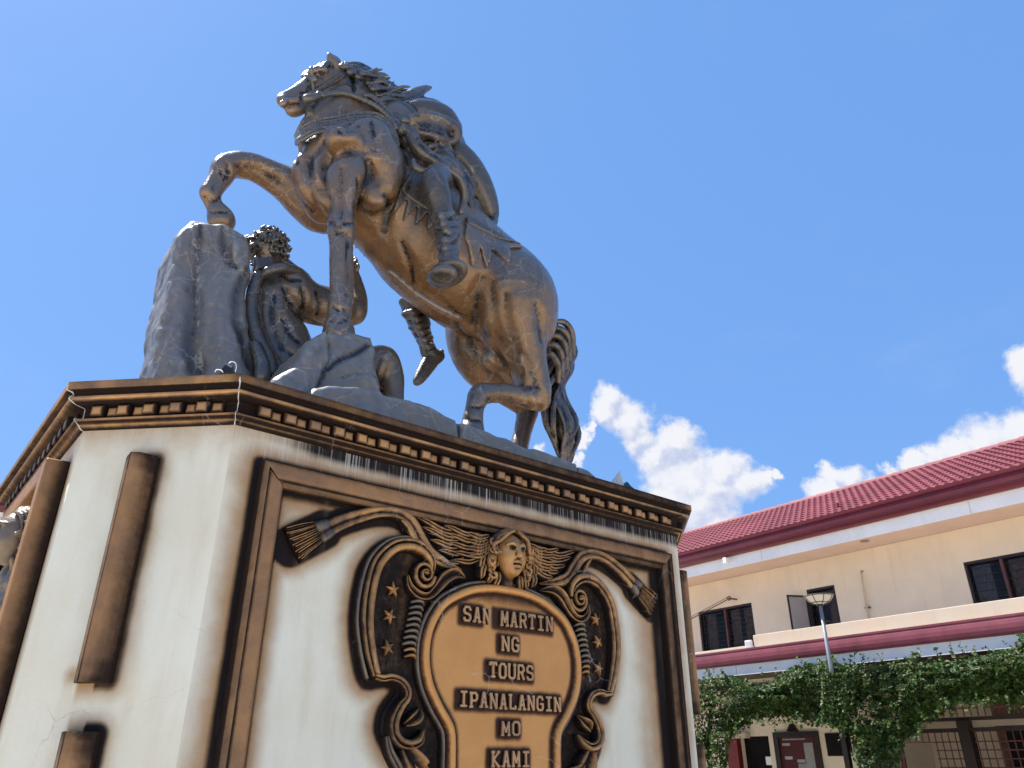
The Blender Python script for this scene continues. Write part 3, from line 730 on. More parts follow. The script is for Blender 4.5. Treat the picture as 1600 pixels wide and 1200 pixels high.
def both(f):
    f(lambda P: P, 1); f(lambda P: [(MIR - p[0], p[1]) for p in P], -1)
def cart_side(Q, sg):
    D = .018
    sweep('scroll_band', Q(BANDA), [.03, .05, .062, .066, .068, .07, .07, .068, .06, .05], [.05, .06, .065, .065, .06, .06, .06, .06, .055, .05], M_RELIEF, cart, D, 'double', (1, .2))
    sweep('scroll_rim', Q([(p[0] - .040 * a, p[1] + .040 * b) for p, a, b in zip(BANDA[2:], (-.2, .2, .7, .85, 1, 1, .95, .9), (1, 1, .7, .5, .1, -.1, -.2, -.4))]), .022, .05, M_GREYB, cart, .0, 'round', (1, .15))
    # volute
    c = (1.008, 2.392); sp_ = []
    for i in range(22):
        a = math.radians(5 + i * 32 * 1.0); r = .062 * (1 - i / 25.0); sp_.append((c[0] + r * math.cos(a), c[1] - r * math.sin(a) * 1.05))
    sweep('volute', Q(sp_), [.034 - .001 * i for i in range(22)], [.055 + .0012 * i for i in range(22)], M_RELIEF, cart, D, 'round', (1, .18), 3)
    sweep('volute_eye', Q([(c[0] - .012, c[1] + .004), (c[0], c[1]), (c[0] + .012, c[1] - .003)]), [.016, .026, .014], [.07, .085, .07], M_RELIEF, cart, D, 'round', (1, .1), 3)
    sweep('leaf_scroll', Q([(.925, 2.375), (.94, 2.325), (.985, 2.292), (1.04, 2.295), (1.085, 2.335), (1.13, 2.39), (1.19, 2.42), (1.265, 2.412)]), [.012, .03, .036, .036, .045, .06, .05, .006], [.04, .05, .06, .06, .06, .065, .06, .02], M_RELIEF, cart, D, 'hollow', (1, .05))
    # jogged lower edge and S scroll
    sweep('scroll_band', Q([(.792, 1.93), (.83, 1.925), (.875, 1.932), (.925, 1.918), (.957, 1.885), (.957, 1.85), (.925, 1.815), (.898, 1.765), (.897, 1.715), (.925, 1.68), (.975, 1.668), (1.02, 1.685), (1.048, 1.725)]),
          [.03, .035, .035, .036, .036, .036, .045, .05, .05, .05, .046, .04, .01], [.055, .055, .055, .055, .055, .055, .06, .065, .07, .075, .08, .08, .05], M_RELIEF, cart, D, 'double', (1, .2))
    sweep('bud', Q([(.955, 1.745), (.985, 1.765), (1.015, 1.79), (1.03, 1.815)]), [.02, .05, .045, .008], [.05, .08, .07, .03], M_RELIEF, cart, D, 'hollow', (1, .1))
    sweep('scroll_band', Q([(.875, 1.70), (.90, 1.64), (.95, 1.575), (.985, 1.5), (.99, 1.42), (.97, 1.35)]), [.02, .035, .045, .05, .05, .05], .06, M_GREYB, cart, 0, 'double', (1, .2))
    sweep('acanthus', Q([(.955, 1.66), (1.0, 1.60), (1.045, 1.56), (1.09, 1.57)]), [.05, .10, .09, .02], [.06, .085, .08, .04], M_RELIEF, cart, D, 'hollow', (1, 0))
    sweep('acanthus', Q([(.99, 1.58), (1.04, 1.51), (1.085, 1.47), (1.12, 1.50)]), [.05, .09, .07, .02], [.05, .08, .08, .04], M_RELIEF, cart, D, 'hollow', (1, 0))
    sweep('acanthus', Q([(1.03, 1.47), (1.05, 1.39), (1.1, 1.34), (1.14, 1.38)]), [.05, .09, .07, .02], [.05, .08, .08, .04], M_RELIEF, cart, D, 'hollow', (1, 0))
    for i in range(10):                                   # ribbed shaft
        z = 2.262 - .0265 * i; x = .992 - .0045 * i - (0.0 if i < 8 else -.008 * (i - 7)); w = .036 if i < 8 else .030
        sweep('rib', Q([(x - w, z - .004), (x - w * .3, z + .004), (x + w * .5, z + .002), (x + w, z - .010)]), [.016, .024, .024, .014], [.035, .052, .05, .03], M_GREYB if i < 8 else M_RELIEF, cart, D, 'round', (1, .18), 3)
    for (cx, cz, an) in ((.862, 2.305, 20), (.853, 2.187, -5), (.855, 2.052, 35)):
        m = MB(); V = []; K = []
        for k in range(10):
            r = .042 if k % 2 == 0 else .014; a = math.radians(an + 36 * k); q = Q([(cx + r * math.cos(a), cz + r * math.sin(a))])[0]; V.append(FRN(q[0], D, q[1])); K.append(.9)
        for k in range(10):
            r = .034 if k % 2 == 0 else .012; a = math.radians(an + 36 * k); q = Q([(cx + r * math.cos(a), cz + r * math.sin(a))])[0]; V.append(FRN(q[0], D + (.022 if k % 2 == 0 else .026), q[1])); K.append(.0)
        q = Q([(cx, cz)])[0]; V.append(FRN(q[0], D + .038, q[1])); K.append(.1)
        F = [[k, (k + 1) % 10, 10 + (k + 1) % 10, 10 + k] for k in range(10)] + [[10 + k, 10 + (k + 1) % 10, 20] for k in range(10)]
        mobj('star', V, F, M_RELIEF, cart, False, K)
    # ribbon, in two overlapping folds, and its fringed end
    sweep('ribbon', Q(RIBBON), [.088, .08, .07, .062, .066, .08, .085, .075, .06, .01], [.035, .045, .055, .06, .06, .05, .045, .05, .05, .03], M_RELIEF if sg > 0 else M_RELIEF, ped, .0, 'fold', (1, .12))
    sweep('ribbon', Q([(.86, 2.648), (.915, 2.60), (.955, 2.54), (.99, 2.50)]), [.01, .03, .035, .02], [.03, .05, .05, .04], M_RELIEF, ped, .01, 'round', (1, .0))
    a = np.array(TASSEL[0]); b = np.array(TASSEL[1]); t = (b - a) / np.linalg.norm(b - a); nn = np.array([-t[1], t[0]])
    sweep('ribbon_end', Q([tuple(b - t * .05), tuple(b - t * .02), tuple(b + t * .02)]), [.115, .105, .09], [.03, .05, .045], M_GREYB, ped, 0, 'fold', (1, .3))
    q_ = [tuple(b - t * .04 + nn * .052), tuple(a + nn * .082), tuple(a - t * .006), tuple(a - nn * .082), tuple(b - t * .04 - nn * .052)]
    V = [FRN(*(lambda w: (w[0], h, w[1]))(Q([p])[0])) for h in (0, .026) for p in q_]; mobj('fringe_base', V, [[5, 6, 7, 8, 9]] + [[k, (k + 1) % 5, 5 + (k + 1) % 5, 5 + k] for k in range(5)], M_RELIEF, ped, False, [1] * 5 + [.85] * 5)
    for k in range(17):
        f = (k - 8) / 8.0; p0 = b - t * .045 + nn * f * .050; p1 = a + nn * f * .078 + t * (.006 * math.sin(k * 2.1)); pm = (p0 + p1) / 2 + nn * (.003 * math.sin(k * 1.7))
        sweep('fringe_strand', Q([tuple(p0), tuple(pm), tuple(p1)]), [.0065, .0095, .0095], [.02, .026, .018], M_RELIEF, ped, .018, 'round', (1, .3 + .3 * (k % 3 == 0)), 2)
    # wing: flight feathers and overlapping coverts
    def feather(p0, p1, w, h, bend=0.0, hb=.02):
        p0 = np.array(p0); p1 = np.array(p1); t = p1 - p0; nn = np.array([-t[1], t[0]]); pm = (p0 + p1) / 2 + nn * bend
        sweep('feather', Q([tuple(p0), tuple(p0 * .6 + pm * .4), tuple(pm), tuple(pm * .35 + p1 * .65), tuple(p1)]), [w * .5, w * .9, w, w * .85, w * .12], [h * .8, h, h, h * .8, h * .3], M_RELIEF, cart, hb, 'leaf', (1, .12), 3)
    R_ = random.Random(5)
    for i in range(5):
        f = i / 4.0; feather((1.29 - .03 * f, 2.635 - .125 * f), (.972 + .20 * f ** 1.2, 2.670 - .195 * f + .006 * (i % 2)), .038, .050, .09 + .02 * R_.random(), .006)
    for i in range(5):
        f = i / 4.0; feather((1.34, 2.63 - .115 * f), (1.125 + .05 * f + .02 * (i % 2), 2.650 - .165 * f), .034, .056, .10, .026)
    for i in range(4):
        f = i / 3.0; feather((1.375, 2.63 - .07 * f), (1.235 + .02 * f, 2.628 - .115 * f), .038, .055, .13, .044)
    for row, (x0, zz, n_) in enumerate(((1.285, 2.60, 3), (1.30, 2.55, 4), (1.325, 2.50, 3), (1.345, 2.455, 3))):
        for k in range(n_):
            x = x0 + .040 * k + R_.uniform(-.006, .006); z = zz - .014 * k + R_.uniform(-.008, .008); s_ = R_.uniform(-.016, .012)
            feather((x + .010, z + .034), (x + s_, z - .040), .042, .044, R_.uniform(-.12, .12), .050)
both(cart_side)
# letters, cut as rounded strokes of a blocky alphabet
GL = {'S': [[(1, .82), (.8, 1), (.2, 1), (0, .82), (0, .64), (.2, .53), (.8, .47), (1, .36), (1, .18), (.8, 0), (.2, 0), (0, .18)]],
      'A': [[(0, 0), (.12, .0), (.44, 1), (.56, 1), (.88, 0), (1, 0)], [(.25, .33), (.75, .33)], [(-.06, 0), (.2, 0)], [(.8, 0), (1.06, 0)]],
      'N': [[(0.05, 0), (.05, 1), (.95, 0), (.95, 1)], [(-.05, 1), (.15, 1)], [(.85, 1), (1.05, 1)], [(-.05, 0), (.15, 0)]],
      'M': [[(0.02, 0), (.06, 1), (.5, .25), (.94, 1), (.98, 0)], [(-.08, 0), (.14, 0)], [(.86, 0), (1.08, 0)]],
      'R': [[(.05, 0), (.05, 1), (.75, 1), (.95, .85), (.95, .65), (.75, .5), (.05, .5)], [(.55, .5), (1, 0)], [(-.06, 0), (.16, 0)]],
      'T': [[(0, 1), (1, 1)], [(.5, 1), (.5, 0)], [(.3, 0), (.7, 0)], [(0, 1), (0, .84)], [(1, 1), (1, .84)]],
      'I': [[(.5, 0), (.5, 1)], [(.12, 0), (.88, 0)], [(.12, 1), (.88, 1)]],
      'G': [[(.95, .8), (.78, 1), (.25, 1), (0, .8), (0, .2), (.25, 0), (.78, 0), (.97, .15), (.97, .46), (.6, .46)]],
      'O': [[(.25, 1), (.75, 1), (1, .82), (1, .18), (.75, 0), (.25, 0), (0, .18), (0, .82), (.25, 1)]],
      'U': [[(0, 1), (0, .18), (.22, 0), (.78, 0), (1, .18), (1, 1)], [(-.08, 1), (.12, 1)], [(.88, 1), (1.08, 1)]],
      'P': [[(.08, 0), (.08, 1), (.75, 1), (.97, .85), (.97, .62), (.75, .46), (.08, .46)], [(-.08, 0), (.26, 0)], [(-.06, 1), (.1, 1)]],
      'L': [[(.1, 1), (.1, 0), (.95, 0), (.95, .18)], [(-.06, 1), (.28, 1)]],
      'K': [[(.05, 0), (.05, 1)], [(.92, 1), (.1, .48), (.95, 0)], [(-.06, 0), (.2, 0)], [(-.06, 1), (.2, 1)], [(.8, 1), (1.02, 1)], [(.82, 0), (1.04, 0)]]}
LM = {}
def letter_mesh(ch, w, h):
    key = (ch, round(w, 3))
    if key in LM: return LM[key]
    st = .0105 if w > .04 else .0085
    S = Sdf((-st * 2, -.036, -st * 2), (w + st * 2, .012, h + st * 2), .0034)
    for pl in GL[ch]:
        for a, b in zip(pl[:-1], pl[1:]):
            A = np.array((a[0] * (w - st) + st / 2, a[1] * (h - st) + st / 2)); B = np.array((b[0] * (w - st) + st / 2, b[1] * (h - st) + st / 2)); t = B - A; t /= np.linalg.norm(t); nn = np.array([-t[1], t[0]])
            q = st * .52; A = A - t * q * .8; B = B + t * q * .8
            S.prism([A + nn * q, B + nn * q, B - nn * q, A - nn * q], -.024, .02, .001, 1, .0015)
    V, F, L_ = S.mesh(lambda v: v)
    me = bpy.data.meshes.new('letter'); setmesh(me, V, F); me.polygons.foreach_set('use_smooth', np.zeros(len(me.polygons), bool))
    ink = np.clip((V[:, 1] + .022) / .012, 0, 1)
    a = me.color_attributes.new('ink', 'FLOAT_COLOR', 'POINT'); a.data.foreach_set('color', np.stack([ink, 0 * ink, 0 * ink, 0 * ink + 1], 1).astype(np.float32).ravel())
    me.materials.append(M_LETTER); LM[key] = me; return me
def write(txt, u0, u1, z0, z1):
    n = len(txt); pitch = (u1 - u0) / n; w = pitch * .80
    for i, ch in enumerate(txt):
        if ch == ' ': continue
        me = letter_mesh(ch, round(w, 3), .074)
        o = bpy.data.objects.new('letter', me); s_ = (z1 - z0) / .074
        p = FRN(u0 + pitch * (i + .1), .054, z0) + np.array([0, 0, rnd.uniform(-.0015, .0015)])
        M = Matrix(((SV[0], DV[0], 0, p[0]), (SV[1], DV[1], 0, p[1]), (0, 0, s_, p[2]), (0, 0, 0, 1)))
        COL.objects.link(o); o.parent = tab; o.matrix_basis = M
write('SAN', 1.226, 1.400, 2.199, 2.272); write('MARTIN', 1.452, 1.806, 2.200, 2.275); write('NG', 1.458, 1.580, 2.083, 2.155); write('TOURS', 1.385, 1.670, 1.958, 2.030)
write('IPANALANGIN', 1.218, 1.847, 1.824, 1.893); write('MO', 1.460, 1.585, 1.711, 1.775); write('KAMI', 1.405, 1.642, 1.579, 1.648)
# ------------------------------------------------------------------ cherub head
def cherub(name, frv, mat, parent, hy=0.0, scale=1.0):
    S = Sdf((-.14, -.20, -.16), (.14, .02, .18), .0034); k = .012
    S.ell((0, -.065, .005), (.071, .076, .090), k).ell((0, -.085, -.055), (.040, .045, .038), .02).ell((0, -.112, -.078), (.018, .016, .014), .012)
    for sg in (-1, 1):
        S.ell((sg * .032, -.100, -.022), (.026, .024, .026), .016)
        S.ell((sg * .029, -.137, .020), (.015, .014, .009), .010, -1); S.ell((sg * .028, -.119, .019), (.0115, .010, .0075), .003)
        S.chain([(sg * .012, -.130, .034, .005), (sg * .028, -.134, .040, .005), (sg * .048, -.118, .032, .004)], .008)
        S.ell((sg * .008, -.142, -.014), (.007, .008, .006), .005); S.ell((sg * .068, -.055, .0), (.010, .016, .022), .006)
        S.chain([(sg * .014, -.128, .028, .0025), (sg * .028, -.131, .0275, .003), (sg * .042, -.122, .022, .0025)], .003)
    S.chain([(0, -.128, .035, .008), (0, -.138, .010, .008), (0, -.148, -.010, .010)], .008)
    S.chain([(-.020, -.126, -.040, .004), (0, -.137, -.036, .0055), (.020, -.126, -.040, .004)], .005)
    S.chain([(-.015, -.124, -.053, .005), (0, -.134, -.054, .007), (.015, -.124, -.053, .005)], .005)
    S.chain([(-.020, -.130, -.0455, .0025), (0, -.142, -.0450, .003), (.020, -.130, -.0455, .0025)], .003, -1)
    S.cone((0, -.03, -.06), (0, -.02, -.12), .04, .05, .02)
    V, F, L_ = S.mesh(lambda v: v)
    ink = np.clip(.9 - (-L_[:, 1] - .05) / .045, 0, 1); 
    for sg in (-1, 1): ink = np.maximum(ink, np.clip(1.1 - np.linalg.norm((L_ - np.array([sg * .028, -.128, .026])) / np.array([.016, .012, .008]), axis=1) * .8, 0, .8))
    ink = np.maximum(ink, np.clip(1 - np.abs(L_[:, 2] + .046) / .006, 0, 1) * (np.abs(L_[:, 0]) < .022) * (L_[:, 1] < -.12) * .9)
    head = mobj(name, frv(L_ * scale), F, mat, parent, True, curv_tint(S, L_, ink * .9 + .16, 2, (10, 200), (90, 300)))
    R_ = random.Random(3); H = Sdf((-.15, -.19, -.19), (.15, .03, .19), .0036)
    H.ell((0, -.040 + hy * .4, .022), (.084, .070, .092), .01); H.ell((0, -.118, -.02), (.054, .07, .085), .01, -1)
    for i in range(30):
        sg = -1 if i % 2 else 1; f = (i // 2) / 14.0; y0 = -.115 + .085 * f + hy
        x0 = .012 * sg + .006; z0 = .098 + .012 * math.sin(f * 3); w = .094 + .008 * math.sin(i * 1.7)
        pts = [(x0, y0, z0 - .02 * f * 0, .008), (sg * .040, y0 - .008, z0 - .004 - .012 * (1 - f), .0105), (sg * .074, y0 + .004, .062 - .01 * math.sin(i), .011), (sg * w, y0 + .018, .018 + .012 * math.sin(i * 2.3), .011), (sg * (w - .012), y0 + .014, -.022, .010), (sg * (w + .006), y0 + .022, -.055 - .02 * R_.random(), .009), (sg * (w - .010), y0 + .02, -.088 - .02 * R_.random(), .005)]
        if f < .3: pts = pts[:4] + [(sg * (w - .006), y0 + .004, -.004, .008), (sg * (w - .020), y0 + .0, .004, .005)]
        H.chain([(a + R_.uniform(-.003, .003), b_, c + R_.uniform(-.004, .004), r * .72) for a, b_, c, r in pts], .0025)
    for i in range(18):
        sg = -1 if i % 2 else 1; c = np.array([sg * (.088 + .014 * R_.random()), -.085 + hy + .02 * R_.random(), .05 - .0085 * i]); a0 = i * 1.3
        H.chain([(c[0] + .017 * math.cos(a0 + t) * (1 - t / 6.5), c[1] - .003 * t, c[2] + .017 * math.sin(a0 + t) * (1 - t / 6.5), .0062) for t in (0, 1, 2, 3, 4, 5)], .0015)
    V, F, L2 = H.mesh(lambda v: v)
    mobj('hair', frv(L2 * scale), F, mat, head, True, curv_tint(H, L2, np.clip(.9 - (-L2[:, 1] - .045) / .07, 0.12, 1), 2, (0, 120), (90, 300)))
    return head
ch = cherub('cherub_head', lambda v: LFV(v * np.array([1.24, 1.12, 1.18]) + np.array([1.507, WIN, 2.548])), M_GREYB if 0 else M_RELIEF, cart)
m = MB()
# ------------------------------------------------------------------ stepped bars on the chamfered corners
NF = (SV + DV) / 2 ** .5; TF = (-SV + DV) / 2 ** .5
def corner_bar(fr, z0, z1, parent, lbl=None):
    w = FU1 - FU0; PRF = [(0, 0, 1), (.0, .03, .75), (w * .15, .062, .55), (w * .32, .085, .15), (w * .55, .092, .0), (w * .62, .090, .8), (w * .70, .075, .15), (w * .88, .05, .1), (w, .03, .6), (w, 0, 1)]
    V = []; K = []; n = 30; m = len(PRF)
    for i in range(n + 1):
        z = z0 + (z1 - z0) * i / n; e = min(i, n - i) / n
        for x, h, k in PRF: V.append(fr(FU0 + x, h, z)); K.append(min(1, k + (.5 if e < .03 else .2 if e < .1 else 0) + (0.35 * abs(math.sin(i * .35)) if k < .2 else 0) * .5))
    F = [[i * m + j, i * m + j + 1, (i + 1) * m + j + 1, (i + 1) * m + j] for i in range(n) for j in range(m - 1)] + [list(range(m)), [n * m + j for j in range(m)][::-1]]
    return mobj('corner_bar', V, F, M_FRAME, parent, False, K)
fl = lambda u, h, z: C0 + TF * u + NF * (WIN - h) + np.array([0, 0, z])
corner_bar(fl, bz[0], bz[1], ped); corner_bar(fl, .7, bz2, ped)
NR = (-SV + DV) / 2 ** .5; TR = (SV + DV) / 2 ** .5; CR = C0 + 3 * SV
frr = lambda u, h, z: CR + TR * u + NR * (WIN - h) + np.array([0, 0, z])
corner_bar(frr, bz[0], bz[1], ped); corner_bar(frr, .7, bz2, ped)
# ------------------------------------------------------------------ left face: deep frame and a relief head
fr6, L6 = fr_edge(6, WIN)
FL6 = lambda u, h, z: fr6(L6 - u, h, z)         # u measured from the near corner
UL0, UL1, ZL = .115, L6 - .115, FAT(69, 723, 0)[1]
ZL = 2.80
mm = MB()
for a0, a1, c0_, c1_ in ((UL0, UL0 + .10, .8, ZL), (UL1 - .10, UL1, .8, ZL), (UL0 + .10, UL1 - .10, ZL - .09, ZL - .002)):
    mm.box(FL6, a0, a1, .0, .095, c0_, c1_, .006)
o = mm.build('side_panel_frame', M_FRAME, ped, False)
me = o.data; a = me.color_attributes.new('ink', 'FLOAT_COLOR', 'POINT'); kk = []
inv = lambda v: ((np.array(v) - C0))
for v in me.vertices:
    w = np.array(v.co) - C0; hh = -.5545 + WIN * 1.0 - (w @ SV)
    kk.append([1.0 if hh < .02 else 0.12, 0, 0, 1])
a.data.foreach_set('color', np.array(kk, np.float32).ravel())
def frv6(v):
    # local head frame: x along, y out (negative), z up -> left face
    P = np.stack([FL6(0, 0, 0)] * len(v)); ex = FL6(1, 0, 0) - FL6(0, 0, 0); ey = FL6(0, 1, 0) - FL6(0, 0, 0)
    return P + v[:, :1] * ex + (-v[:, 1:2]) * ey + v[:, 2:3] * np.array([0, 0, 1.])
def side_fig():
    c = np.array([0.42, 0.0, 2.50])
    h = cherub('relief_head', lambda v: frv6(v * np.array([-1, 1, 1]) + c), M_GREYB, ped, .030, 1.3)
    m = Sdf((-.2, -.16, -.5), (.2, .02, -.08), .009); R_ = random.Random(9)
    for i in range(26):
        x = R_.uniform(-.16, .16); z = R_.uniform(-.42, -.12); a = R_.uniform(0, 6)
        m.chain([(x + .03 * math.cos(a + t), -.07 - .03 * R_.random(), z + .03 * math.sin(a + t) - .02 * t, .014) for t in (0, 1.2, 2.4)], .008)
    m.ell((0, -.04, -.3), (.17, .06, .2), .02)
    V, F, L_ = m.mesh(lambda v: v); mobj('relief_drapery', frv6(L_ * np.array([-1, 1, 1]) + c), F, M_GREYB, ped, True, np.clip(1 - (-L_[:, 1] - .04) / .05, 0, 1))
side_fig()
# ------------------------------------------------------------------ ground
def ground_mat():
    N = principled('concrete_paving', 0.8, 0.3)
    br = N.new('ShaderNodeTexBrick'); N.l.new(N.co, br.inputs['Vector']); br.offset = 0.5
    br.inputs['Scale'].default_value = 1.0; br.inputs['Mortar Size'].default_value = 0.012; br.inputs['Brick Width'].default_value = 0.6; br.inputs['Row Height'].default_value = 0.6
    br.inputs['Color1'].default_value = (0.62, 0.56, 0.46, 1); br.inputs['Color2'].default_value = (0.58, 0.52, 0.42, 1); br.inputs['Mortar'].default_value = (0.36, 0.33, 0.28, 1)
    c = N.mix(N.ramp(N.noise(N.co, .7, 6), .35, .7, 0, .3), br.outputs[0], (0.44, 0.39, 0.32)); N.set(N.b.inputs['Base Color'], c)
    bp = N.new('ShaderNodeBump', i_Strength=0.3, i_Distance=0.01); N.l.new(br.outputs[1], bp.inputs['Height']); bp.invert = True; N.l.new(bp.outputs[0], N.b.inputs['Normal'])
    return N.m
m = MB(); m.add([(-600, -600, 0), (600, -600, 0), (600, 600, 0), (-600, 600, 0)], [[0, 1, 2, 3]])
tag(m.build('ground', ground_mat()), kind='structure')
# ------------------------------------------------------------------ building on the right
FAZ = math.radians(-36.95)
TT = np.array([-math.sin(FAZ), -math.cos(FAZ), 0]); TN = np.array([-math.cos(FAZ), math.sin(FAZ), 0])
G0 = onz(1091, 1045, 3.5); G0[2] = 0
def FB(u, o, z): return G0 + u * TT - o * TN + np.array([0, 0, z])
def PB(x, y, o):
    p = onplane(x, y, G0 - o * TN, TN); q = p - G0; return q @ TT, p[2]
M_CREAM = simple_mat('cream_wall_render', (0.80, 0.68, 0.52), 0.75, 0.05, 1.3, 0.12, 0.25, streak=.22)
M_CREAM2 = simple_mat('pale_parapet_render', (0.60, 0.52, 0.42), 0.75, 0.08, 2.5, 0.15, 0.25, tint=(0.56, 0.45, 0.34), streak=.35)
M_WHITE = simple_mat('white_fascia_paint', (0.88, 0.85, 0.82), 0.55, 0.06, 1.5, 0.06, 0.3, streak=.18)
M_SOFF = simple_mat('pink_soffit_paint', (0.66, 0.50, 0.42), 0.7, 0.05, 2, 0.08, 0.25)
M_REDG = simple_mat('dark_red_gutter_paint', (0.115, 0.010, 0.020), 0.32, 0.15, 2.0, 0.05, 0.5)
M_REDL = simple_mat('faded_red_gutter_paint', (0.20, 0.040, 0.060), 0.55, 0.2, 2.2, 0.08, 0.5)
M_TILE = simple_mat('red_roof_tile_paint', (0.27, 0.075, 0.082), 0.6, 0.16, .9, 0.08, 0.4, streak=.4)
M_DARKM = simple_mat('dark_brown_window_frame', (0.022, 0.014, 0.014), 0.45, 0.2, 5, 0.04, 0.4)
M_MULL = simple_mat('maroon_mullion_paint', (0.10, 0.035, 0.035), 0.45, 0.2, 5, 0.04, 0.4)
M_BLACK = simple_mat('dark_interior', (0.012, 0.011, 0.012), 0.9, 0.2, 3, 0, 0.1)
M_CURT = simple_mat('beige_curtain', (0.75, 0.50, 0.34), 0.9, 0.15, 9, 0.1, 0.1)
M_PANE = simple_mat('grey_blind', (0.62, 0.62, 0.62), 0.5, 0.1, 4, 0.02, 0.4)
M_STEEL = simple_mat('galvanised_pole_paint', (0.24, 0.26, 0.29), 0.5, 0.12, 6, 0.05, 0.5, 0.3)
M_RUST = simple_mat('rusty_rod', (0.13, 0.07, 0.05), 0.7, 0.3, 12, 0.1)
M_PIPE = simple_mat('cream_pipe', (0.60, 0.48, 0.34), 0.5, 0.08, 6, 0.04)
def glass_mat():
    N = principled('dark_window_glass', 0.06, 0.5); N.set(N.b.inputs['Base Color'], (0.012, 0.014, 0.016)); N.b.inputs['Alpha'].default_value = 1.0
    g = N.new('ShaderNodeBsdfTransparent'); mx = N.new('ShaderNodeMixShader'); mx.inputs[0].default_value = 0.28; N.l.new(g.outputs[0], mx.inputs[1]); N.l.new(N.b.outputs[0], mx.inputs[2])
    g.inputs[0].default_value = (.72, .72, .74, 1); N.l.new(mx.outputs[0], N.n['Material Output'].inputs[0]); return N.m
M_GLASS = glass_mat()
bld = thing('building', FB(1, 3, 0), 'two storey cream building with red tiled roof behind the pedestal on the right', 'building')
def bbox(name, u0, u1, o0, o1, z0, z1, mat, parent=bld, bev=0.0, fr=FB):
    m = MB(); m.box(fr, u0, u1, o0, o1, z0, z1, bev); return m.build(name, mat, parent)
UA, UB = -11.0, 13.0
O_W = 1.6
w1 = (-1.17, .49, 4.08, 5.07); w2 = (2.01, 2.72, 4.12, 5.13); w3 = (5.5, 7.3, 4.1, 5.1)
m = MB()                                                # upper wall with its openings
cuts = [UA, w1[0], w1[1], w2[0] - .37, w2[1], w3[0], w3[1], UB]
for a, b in ((UA, w1[0]), (w1[1], w2[0]), (w2[1], w3[0]), (w3[1], UB)): m.box(FB, a, b, O_W, O_W + .2, 3.6, 5.745)
for (a, b, z0, z1) in (w1, w2, w3): m.box(FB, a, b, O_W, O_W + .2, 3.6, z0); m.box(FB, a, b, O_W, O_W + .2, z1, 5.745)
m.build('upper_wall', M_CREAM, bld)
bbox('soffit', UA, UB, .57, O_W + .2, 5.75, 5.79, M_SOFF)
bbox('eave_fascia', UA, UB, .55, .568, 5.70, 5.99, M_WHITE)
bbox('end_wall', UA, UA + .2, O_W + .201, 7.4, 0, 6.2, M_CREAM); bbox('end_wall', UB - .2, UB, O_W + .201, 7.4, 0, 6.2, M_CREAM); bbox('rear_wall', UA, UB, 7.401, 7.6, 0, 6.2, M_CREAM)
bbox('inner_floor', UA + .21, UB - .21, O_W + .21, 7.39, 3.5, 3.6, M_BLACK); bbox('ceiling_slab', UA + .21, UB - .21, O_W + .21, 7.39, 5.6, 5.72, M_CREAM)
bbox('room_partition', UA + .21, UB - .21, 4.2, 4.3, 3.61, 5.59, M_CREAM)
def gut(name, prof, mat):
    m = MB(); V = [FB(u, o, z) for u in (UA, UB) for o, z in prof]; n = len(prof)
    m.add(V, [[j, j + 1, n + j + 1, n + j] for j in range(n - 1)]); return m.build(name, mat, bld)
gut('eave_gutter', [(.56, 5.955), (.48, 5.950), (.44, 5.985), (.425, 6.03), (.40, 6.035), (.395, 6.075), (.375, 6.10), (.37, 6.15), (.395, 6.165), (.395, 6.20), (.35, 6.225), (.345, 6.25), (.37, 6.262), (.40, 6.255), (.45, 6.22)], M_REDG)
gut('lower_gutter', [(.06, 3.49), (.0, 3.50), (-.02, 3.53), (-.034, 3.59), (-.036, 3.66), (-.030, 3.72), (-.024, 3.75), (-.036, 3.765), (-.038, 3.80), (.1, 3.812)], M_REDL)
for a in (-8.2, -3.6, 1.0, 5.6, 10.2): bbox('gutter_seam', a, a + .012, .045, .049, 3.30, 3.488, M_CREAM2); bbox('gutter_seam', a + .7, a + .708, .546, .5499, 5.70, 5.94, M_CREAM2)
bbox('lower_fascia', UA, UB, .05, .10, 3.285, 3.489, M_WHITE)
bbox('parapet', 1.36, UB, .30, .42, 3.781, 4.095, M_CREAM2, bev=.008); bbox('ledge', UA, 1.355, .30, .5, 3.781, 3.90, M_CREAM2, bev=.008)
bbox('ledge_floor', UA, UB, .101, O_W - .002, 3.70, 3.78, M_CREAM2); bbox('porch_soffit', UA, UB, .101, O_W - .002, 3.36, 3.40, M_DARKM)
# roof: pressed tiles laid in courses
RI = (4.0, 7.97); RE = (.40, 6.265); SL = math.hypot(RI[0] - RE[0], RI[1] - RE[1]); ex = (RI[0] - RE[0]) / SL; ez = (RI[1] - RE[1]) / SL
TW, TL = .165, .32; NC = int(SL / TL)
def tile_shape():
    P = []; F = []; nx = 7
    hs = [.0, .022, .032, .026, .008, .0, .0]
    for j, (v, lift) in enumerate(((0, .0), (.0, .040), (TL * 1.03, .004))):
        for i in range(nx): P.append((TW * i / (nx - 1), v, (hs[i] + lift) if j else hs[i] * 0 - .004))
    for j in range(2):
        for i in range(nx - 1): F.append([j * nx + i, j * nx + i + 1, (j + 1) * nx + i + 1, (j + 1) * nx + i])
    return P, F
TP, TF_ = tile_shape()
def roof_pt(u, v, h, back=False):
    o = RE[0] + ex * v - ez * h; z = RE[1] + ez * v + ex * h
    if back: o = 2 * RI[0] - o
    return FB(u, o, z)
NU = int((UB - UA + .6) / TW); cells = [(i, j) for i in range(NU) for j in range(NC)]
def near(c):
    p = roof_pt(UA - .3 + c[0] * TW, c[1] * TL, 0); r = p - CAM; x = 800 + FPX * (r @ RR) / (r @ FF)
    return (np.linalg.norm(r)) + (50 if x > 1590 else 0) 
cells.sort(key=near); big = cells[:300]; rest = cells[300:]
roof = MB(); back = MB()
P_ = np.array(TP)
